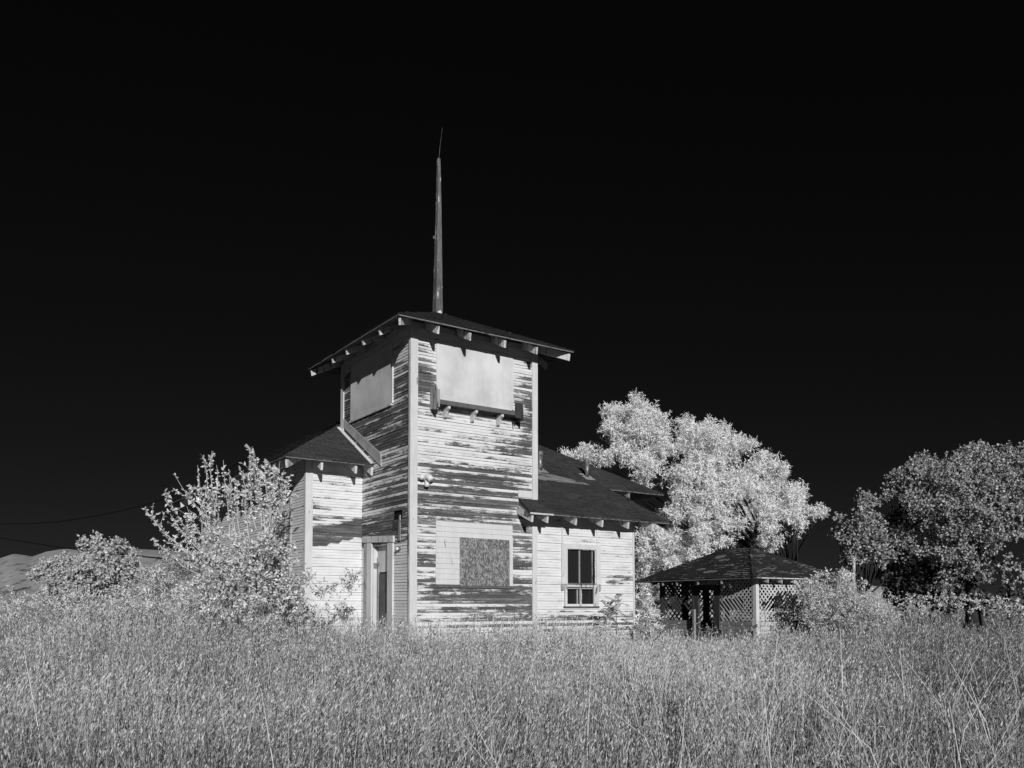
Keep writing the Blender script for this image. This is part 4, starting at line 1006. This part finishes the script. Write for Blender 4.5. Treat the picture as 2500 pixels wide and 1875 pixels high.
scrub('scrub', [(980, 1260, 60), (1060, 1270, 60), (1150, 1260, 60), (1250, 1270, 60), (1350, 1270, 60), (1440, 1280, 60), (1530, 1270, 60), (1620, 1290, 60), (1720, 1290, 60), (1820, 1290, 60), (1920, 1300, 60), (870, 1290, 50)], .3315, 1900, 1050, 26.0,
      'leafy weeds along the foot of the right-hand trees', 42, 'weedgrey', 260, .09, .05)
# bush right of the pavilion
GBp = [(900, 650, 60), (980, 640, 60), (1080, 620, 70), (1200, 600, 80), (1300, 600, 80), (1400, 580, 70), (1480, 580, 60), (1540, 640, 60), (880, 800, 50), (1000, 760, 90), (1130, 740, 90), (1270, 740, 90), (1400, 720, 90), (1520, 740, 80), (1620, 740, 70), (1720, 760, 70), (1800, 800, 80), (1050, 900, 90), (1200, 900, 100), (1350, 880, 100), (1500, 880, 100), (1640, 880, 90), (1760, 900, 90), (1880, 900, 80), (1980, 960, 80), (2080, 1020, 70), (2150, 1080, 50),
       (1000, 1060, 80), (1150, 1050, 100), (1300, 1040, 100), (1450, 1040, 100), (1600, 1040, 100), (1750, 1050, 100), (1880, 1060, 90), (2000, 1100, 80), (1200, 1180, 80), (1400, 1180, 80), (1600, 1180, 80), (1800, 1180, 80), (1950, 1180, 70)]
lob = lobes_from(GBp, .1808, 1800, 1320, 25.0, .8, rn, True)
gbush = tree('tangled_bush', lob, 'big grey tangled bush leaning on the right side of the pavilion', 'shrub', (at(2040, 1500, 25.0)[0], 25.0), .3, .04, 'weedgrey',
     dict(per_m2=620, tuft_n=9, tl=.22, leafL=.10, leafW=.026, droop=-.1, shell=.25), 27, 'twig', limb_r=.03)
rn = np.random.default_rng(71); vs, va = [], []; mb = MB(); groot = np.array(gbush.location)
for (x, y) in ((1090, 470), (1200, 445), (1030, 515), (1280, 480), (1400, 430), (1460, 415), (1380, 490), (1500, 470), (1550, 460), (890, 560), (800, 600), (980, 580), (1240, 500), (1720, 590), (930, 590), (1340, 500), (1430, 500)):
    c = at(1800 + x * .1808, 1320 + y * .1808, 24.8 + rn.uniform(-.5, .5)); b0 = c + np.array([rn.uniform(-.1, .1), 0, -.55]); MB().tube([b0 - groot, c - groot], [.012, .007], 4).build('stalk', M['stem'], gbush)
    vs, va = [], []
    n = 34; d = unit(rn.normal(size=(n, 3)) + np.array([0, 0, .5])); vs.append(leaves(c + rn.normal(size=(n, 3)) * .05 - groot, d, .11, .035, rn)); va.append(rn.uniform(.5, 1, n))
    np_mesh('seed_head', np.concatenate(vs), 4, M['weed'], gbush, np.concatenate(va))
rn = np.random.default_rng(72)
# twiggy plant at the door
mb = MB(); dp = BC + U * -.25 + V * 1.25; dpz = float(gz(dp[0], dp[1]))
for i in range(26):
    a = rn.uniform(-.9, .9); b_ = rn.uniform(-.5, .5); h = rn.uniform(.7, 1.15); p1 = np.array([a * .18, b_ * .18, h * .6]); p2 = np.array([a * .42, b_ * .4, h])
    mb.tube([(0, 0, 0), p1, p2], [.007, .005, .003], 4)
o = mb.build('dry_shrub', M['stem']); o.location = (dp[0], dp[1], dpz); tag(o, 'dry twiggy plant growing on the doorstep in front of the tower door', 'shrub')

# ================================================================ grass
def blades(B, H, lean, W, rn, fac):
    """thin upright ribbons, two quads each facing the viewer's side roughly"""
    n = len(B); az = rn.uniform(0, 2 * math.pi, n); ld = np.stack([np.cos(az), np.sin(az), np.zeros(n)], 1); wa = rn.uniform(0, math.pi, n)
    wd = np.stack([np.cos(wa), np.sin(wa) * .4, np.zeros(n)], 1) * (W[:, None] / 2)
    m_ = B + ld * (lean * H * .35)[:, None] + np.array([0, 0, 1.]) * (H * .55)[:, None]; t_ = B + ld * (lean * H)[:, None] + np.array([0, 0, 1.]) * (H * (1 - .15 * lean))[:, None]
    q1 = np.stack([B - wd, B + wd, m_ + wd * .9, m_ - wd * .9], 1); q2 = np.stack([m_ - wd * .9, m_ + wd * .9, t_ + wd * .35, t_ - wd * .35], 1)
    return np.concatenate([q1, q2], 1).reshape(-1, 3), ld, m_, t_


def grass_band(y0, y1, dens, spk, sl, sw, bw, rn, seedfrac=1.0):
    A = .5 * (y1 ** 2 - y0 ** 2) * 1.76; n = int(A * dens); Y = np.sqrt(rn.uniform(y0 ** 2, y1 ** 2, n)); X = (rn.uniform(-.84, .92, n)) * (Y + .8)
    # keep out of the buildings
    lx = (X - BC[0]) * U[0] + (Y - BC[1]) * U[1]; ly = (X - BC[0]) * V[0] + (Y - BC[1]) * V[1]
    gx = (X - GC[0]) * gu[0] + (Y - GC[1]) * gu[1]; gy = (X - GC[0]) * gv[0] + (Y - GC[1]) * gv[1]
    ok = ~((lx > -.04) & (lx < 5.99) & (ly > -.06) & (ly < 3)) & ~((lx > -1.35) & (lx < 8) & (ly > 2.2) & (ly < 10.7)) & ~((gx > -.1) & (gx < 3.3) & (gy > -.1) & (gy < 4.5))
    # clumps, and thin dark places
    cl = np.sin(X * 1.7 + 1.3 * np.sin(Y * 1.1)) * np.sin(Y * 1.9 + 1.1 * np.sin(X * .8)) + .6 * np.sin(X * 4.1 + Y * 2.3) * np.sin(Y * 3.7 - X * 1.9)
    thin = np.exp(-(((X - 2.3) / 1.1) ** 2 + ((Y - 5.0) / .9) ** 2)) + .8 * np.exp(-(((X - 3.9) / 1.3) ** 2 + ((Y - 6.6) / 1.1) ** 2)) + .9 * np.exp(-(((X - 2.4) / .7) ** 2 + ((Y - 3.4) / .7) ** 2)) + .5 * np.exp(-(((X + 1.2) / .35) ** 2 + ((Y - 4.6) / .6) ** 2)) + .6 * np.exp(-(((X - 3.2) / 1.3) ** 2 + ((Y - 10.5) / .8) ** 2))
    sr = np.random.default_rng(9)
    for _ in range(34):
        ty = sr.uniform(3, 16); tx = sr.uniform(-.6, .62) * ty; rx, ry = sr.uniform(.12, .5), sr.uniform(.2, .7); thin = thin + sr.uniform(.3, .8) * np.exp(-(((X - tx) / rx) ** 2 + ((Y - ty) / ry) ** 2))
    ok &= rn.random(n) < np.clip(.78 + .24 * cl - .62 * thin, .12, 1)
    X, Y, cl, thin = X[ok], Y[ok], cl[ok], thin[ok]; n = len(X)
    H = rn.normal(.74, .15, n) * (1 + .22 * cl) * (1 - .30 * np.clip(thin, 0, 1)); H = np.clip(H, .3, 1.15)
    nearright = np.clip((X - .25 * Y) / (.3 * Y), 0, 1); H *= 1 - .06 * nearright
    H *= np.clip(.84 + (Y - 2.2) * .05, .84, 1.0) * np.interp(Y, [8, 13, 18, 40], [1, 1.02, 1.0, .95]) * (1 + .22 * np.exp(-(((X - .3) / 4.2) ** 2 + ((Y - 15) / 2.4) ** 2))) * (1 - .46 * np.exp(-(((X / Y - .235) / .085) ** 2)) * np.clip((Y - 10) / 5, 0, 1)) * (1 + .18 * np.clip(-X / (.35 * Y), 0, 1) * np.clip((Y - 8) / 8, 0, 1))
    B = np.stack([X, Y, gz(X, Y) - .02], 1); lean = rn.uniform(.04, .30, n); Wd = bw * rn.uniform(.7, 1.4, n) * np.ones(n)
    q, ld, m_, t_ = blades(B, H, lean, Wd, rn, 1)
    pt = .10 * cl + .12 * np.sin(X * .7 + 1.5 * np.sin(Y * .45 + 2)) + .08 * np.sin(Y * 1.3 + X * .5) - .42 * nearright - .10 * np.clip((-X - .25 * Y) / (.3 * Y), 0, 1) - .16 * np.clip((6.5 - Y) / 4, 0, 1) - .14 * np.clip(thin, 0, 1) + .25 * np.exp(-(((X - 3.2) / 2.4) ** 2 + ((Y - 13) / 3.5) ** 2))  # tone patches; vignette darkening painted in at the sides and near edge
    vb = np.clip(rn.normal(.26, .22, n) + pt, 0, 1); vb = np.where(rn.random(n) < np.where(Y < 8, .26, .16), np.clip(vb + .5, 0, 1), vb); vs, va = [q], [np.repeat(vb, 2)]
    # oat spikelets hanging round the upper part
    if spk:
        has = rn.random(n) < seedfrac; Cn, D_, V_ = [], [], []
        for k in range(spk):
            f = rn.uniform(.0, 1.05, n); p = m_ + (t_ - m_) * f[:, None]; off = rn.normal(size=(n, 3)) * np.array([.035, .035, .02]) * (1.15 - .5 * f)[:, None]
            Cn.append((p + off)[has]); D_.append(unit(off * 7 + np.stack([-.24 + .26 * np.sin(X * .6 + Y * .9), 0 * X, -1.1 + 0 * X], 1) + rn.normal(size=(n, 3)) * .22)[has]); V_.append(np.clip(rn.normal(.70, .28, n) + pt, 0, 1)[has])
        Cn, D_, V_ = np.concatenate(Cn), np.concatenate(D_), np.concatenate(V_); k = len(Cn)
        vs.append(leaves(Cn, D_, sl * rn.uniform(.6, 1.25, k), sw * rn.uniform(.7, 1.3, k), rn)); va.append(V_)
    # basal leaves
    k = int(n * .45); idx = rn.integers(0, n, k); b = B[idx] + rn.normal(size=(k, 3)) * np.array([.03, .03, 0]); d = unit(rn.normal(size=(k, 3)) * .45 + np.array([0, 0, 1.]))
    vs.append(leaves(b, d, H[idx] * rn.uniform(.35, .75, k), bw * 2.2, rn)); va.append(np.clip(rn.normal(.35, .2, k), 0, 1))
    return np.concatenate(vs), np.concatenate(va)


rn = np.random.default_rng(101); VS, VA = [], []
for args in ((1.9, 4.2, 640, 9, .036, .0062, .0030), (4.2, 7.5, 480, 8, .038, .0078, .0038), (7.5, 13, 260, 8, .046, .0105, .005), (13, 24, 120, 6, .058, .018, .008), (24, 46, 24, 5, .09, .036, .02), (46, 110, 2.2, 4, .24, .10, .06)):
    v, a = grass_band(*args, rn); VS.append(v); VA.append(a)
# tall oat panicles standing against the house
n = 900; Y = rn.uniform(10.5, 16.3, n); X = rn.uniform(-.30, .30, n) * Y + .4; ly = (X - BC[0]) * V[0] + (Y - BC[1]) * V[1]; k_ = ly < -.15; X, Y = X[k_], Y[k_]; n = len(X)
B = np.stack([X, Y, gz(X, Y)], 1); q, ld, m_, t_ = blades(B, rn.uniform(.75, 1.22, n), rn.uniform(.1, .4, n), np.full(n, .006), rn, 1); VS.append(q); VA.append(np.repeat(np.clip(rn.normal(.5, .25, n), 0, 1), 2))
for k in range(11):
    f = rn.uniform(.1, 1.05, n); off = rn.normal(size=(n, 3)) * .055; VS.append(leaves(m_ + (t_ - m_) * f[:, None] + off, unit(off * 8 + np.array([-.3, 0, -.8])), .05 * rn.uniform(.6, 1.3, n), .013, rn)); VA.append(np.clip(rn.normal(.5, .3, n), 0, 1))
# bare, tall, leaning stalks
n = 260; Y = np.sqrt(rn.uniform(2.6 ** 2, 11 ** 2, n)); X = rn.uniform(-.66, .68, n) * Y; right = rn.random(n) < .45; X = np.where(right, rn.uniform(.15, .66, n) * Y, X)
B = np.stack([X, Y, gz(X, Y)], 1); H = rn.uniform(.8, 1.22, n) * np.clip(.86 + (Y - 2.6) * .08, .8, 1.05)
q, ld, m_, t_ = blades(B, H, rn.uniform(.1, .75, n), .0045 + Y * .0005, rn, 1); VS.append(q); VA.append(np.repeat(rn.uniform(.7, 1, n), 2))
# branching dry weeds, lower right
for i in range(46):
    Y = rn.uniform(3.4, 8.5); X = rn.uniform(.22, .60) * Y; root = np.array([X, Y, float(gz(X, Y))]); k = rn.integers(9, 16)
    az = rn.uniform(0, 2 * math.pi, k); sp2 = rn.uniform(.1, .55, k); h = rn.uniform(.45, .85, k)
    B = np.repeat(root[None], k, 0); q, ld, m_, t_ = blades(B, h, sp2, np.full(k, .0035 + .0004 * Y), rn, 1); VS.append(q); VA.append(np.repeat(rn.uniform(.5, .95, k), 2))
    d = unit(t_ - m_); j = rn.integers(0, k, k * 6); ff = rn.random((k * 6, 1)); VS.append(leaves(m_[j] + (t_[j] - m_[j]) * ff, d[j] + rn.normal(size=(k * 6, 3)) * .5, .05, .006, rn)); VA.append(rn.uniform(.4, .9, k * 6))
gv_, ga = np.concatenate(VS), np.concatenate(VA)
print('grass quads', len(ga))
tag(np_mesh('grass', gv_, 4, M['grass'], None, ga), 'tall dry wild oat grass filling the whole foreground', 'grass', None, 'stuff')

# ================================================================ ground, hills, far ridge
def sheet(name, X, Y, Z, m, smooth=True):
    ny, nx = X.shape; me = bpy.data.meshes.new(name)
    v = np.stack([X, Y, Z], -1).reshape(-1, 3); f = [(j * nx + i, j * nx + i + 1, (j + 1) * nx + i + 1, (j + 1) * nx + i) for j in range(ny - 1) for i in range(nx - 1)]
    me.from_pydata(v.tolist(), [], f); me.update(); me.polygons.foreach_set('use_smooth', [smooth] * len(me.polygons)); o = link(name, me, m); return tag(o, None, None, None, 'structure')
def soil(name, lo, hi, dark, thr, sc2):
    m, t, b = mat(name, .95, .1); c = N(t, 'ShaderNodeTexCoord')
    n1 = noise(t, mapping(t, c.outputs['Object'], (.05 * sc2, .05 * sc2, .05 * sc2)), 1, 6, .65); n2 = noise(t, mapping(t, c.outputs['Object'], (.20 * sc2, .05 * sc2, .3 * sc2)), 1, 6, .7)
    col = grey(t, n1, [(.3, lo), (.7, hi)]); col = mix(t, grey(t, n2, [(thr, 0.), (thr + .06, 1.)]), col, dark); t.links.new(col, b.inputs['Base Color'])
    return m
ys = np.concatenate([np.linspace(-12, 30, 60), np.linspace(32, 140, 40), np.linspace(150, 900, 12)]); xs = np.concatenate([np.linspace(-900, -70, 12), np.linspace(-60, 60, 90), np.linspace(70, 900, 12)])
XX, YY = np.meshgrid(xs, ys); sheet('ground', XX, YY, gz(XX, YY), soil('dry_soil', .06, .13, .03, .6, 8))


def hill(name, prof, Yb, depth, m, seed, amp=1.0):
    """a ridge whose crest follows a measured skyline; prof = (photo x, crest y)"""
    rn = np.random.default_rng(seed); nx, ny = 260, 40; px = np.linspace(prof[0][0], prof[-1][0], nx); cy = np.interp(px, [p[0] for p in prof], [p[1] for p in prof])
    cx = (px - 1250) / F * Yb; cz = EYE + (HZ - cy) / F * Yb; ph = rn.uniform(0, 6, 8)
    T = np.linspace(-1, 1, ny)[:, None]; prof_ = np.cos(T * math.pi / 2) ** 1.3
    X = np.repeat(cx[None], ny, 0) * (1 + T * depth / Yb); Y = Yb + T * depth + 0 * X
    Z = (cz[None] - 0) * prof_ + amp * .5 * (np.sin(X * .06 + ph[0]) * np.cos(Y * .05 + ph[1]) + .5 * np.sin(X * .17 + ph[2] + Y * .09)) * (1 - prof_ ** 6) - 1.0 * (1 - prof_)
    return sheet(name, X, Y, Z, m)
hill('hills', [(-900, 1400), (-300, 1380), (0, 1367), (30, 1357), (60, 1360), (75, 1364), (110, 1352), (150, 1346), (250, 1343), (350, 1346), (450, 1352), (600, 1362), (800, 1385), (1100, 1430), (1300, 1478)], 330, 170, soil('sage_hillside', .34, .48, .10, .55, 1.6), 1)
hill('hills', [(1900, 1478), (1980, 1445), (2040, 1432), (2090, 1428), (2150, 1433), (2250, 1446), (2400, 1452), (2550, 1456), (2900, 1460), (3400, 1470)], 300, 120, soil('dry_grass_hillside', .5, .62, .10, .68, 1.6), 2)
m, t, b = mat('far_ridge_rock', .95, .05); b.inputs['Base Color'].default_value = (.028, .028, .028, 1)
hill('far_ridge', [(1700, 1470), (1850, 1410), (2000, 1396), (2060, 1397), (2200, 1404), (2400, 1415), (2700, 1425), (3300, 1440)], 1500, 300, m, 3, 4)

# thin metal pole and a small white marker post
p0 = at(2086, 1480, 27.0); z0 = float(gz(p0[0], 27)); zt = at(2086, 1362, 27.0)[2]
o = MB().tube([(0, 0, 0), (0, 0, zt - z0 - .35)], .045, 8).build('metal_pole', M['metal'], None, True); o.location = (p0[0], 27.0, z0); tag(o, 'thin pale metal pole between the pavilion bush and the right-hand trees', 'pole')
MB().tube([(0, 0, zt - z0 - .42), (0, 0, zt - z0)], .055, 8).build('sleeve', M['trimworn'], o, True)
p0 = at(498, 1440, 18.6); z0 = float(gz(p0[0], 18.6)); o = MB().box((-.05, -.03, 0), (.05, .03, p0[2] - z0 + .02)).build('marker_post', M['trim'], None); o.location = (p0[0], 18.6, z0); tag(o, 'small white post standing in the weeds left of the fruit bush', 'post')
MB().box((-.058, -.038, p0[2] - z0 + .021), (.058, .038, p0[2] - z0 + .04)).build('post_cap', M['trimold'], o)
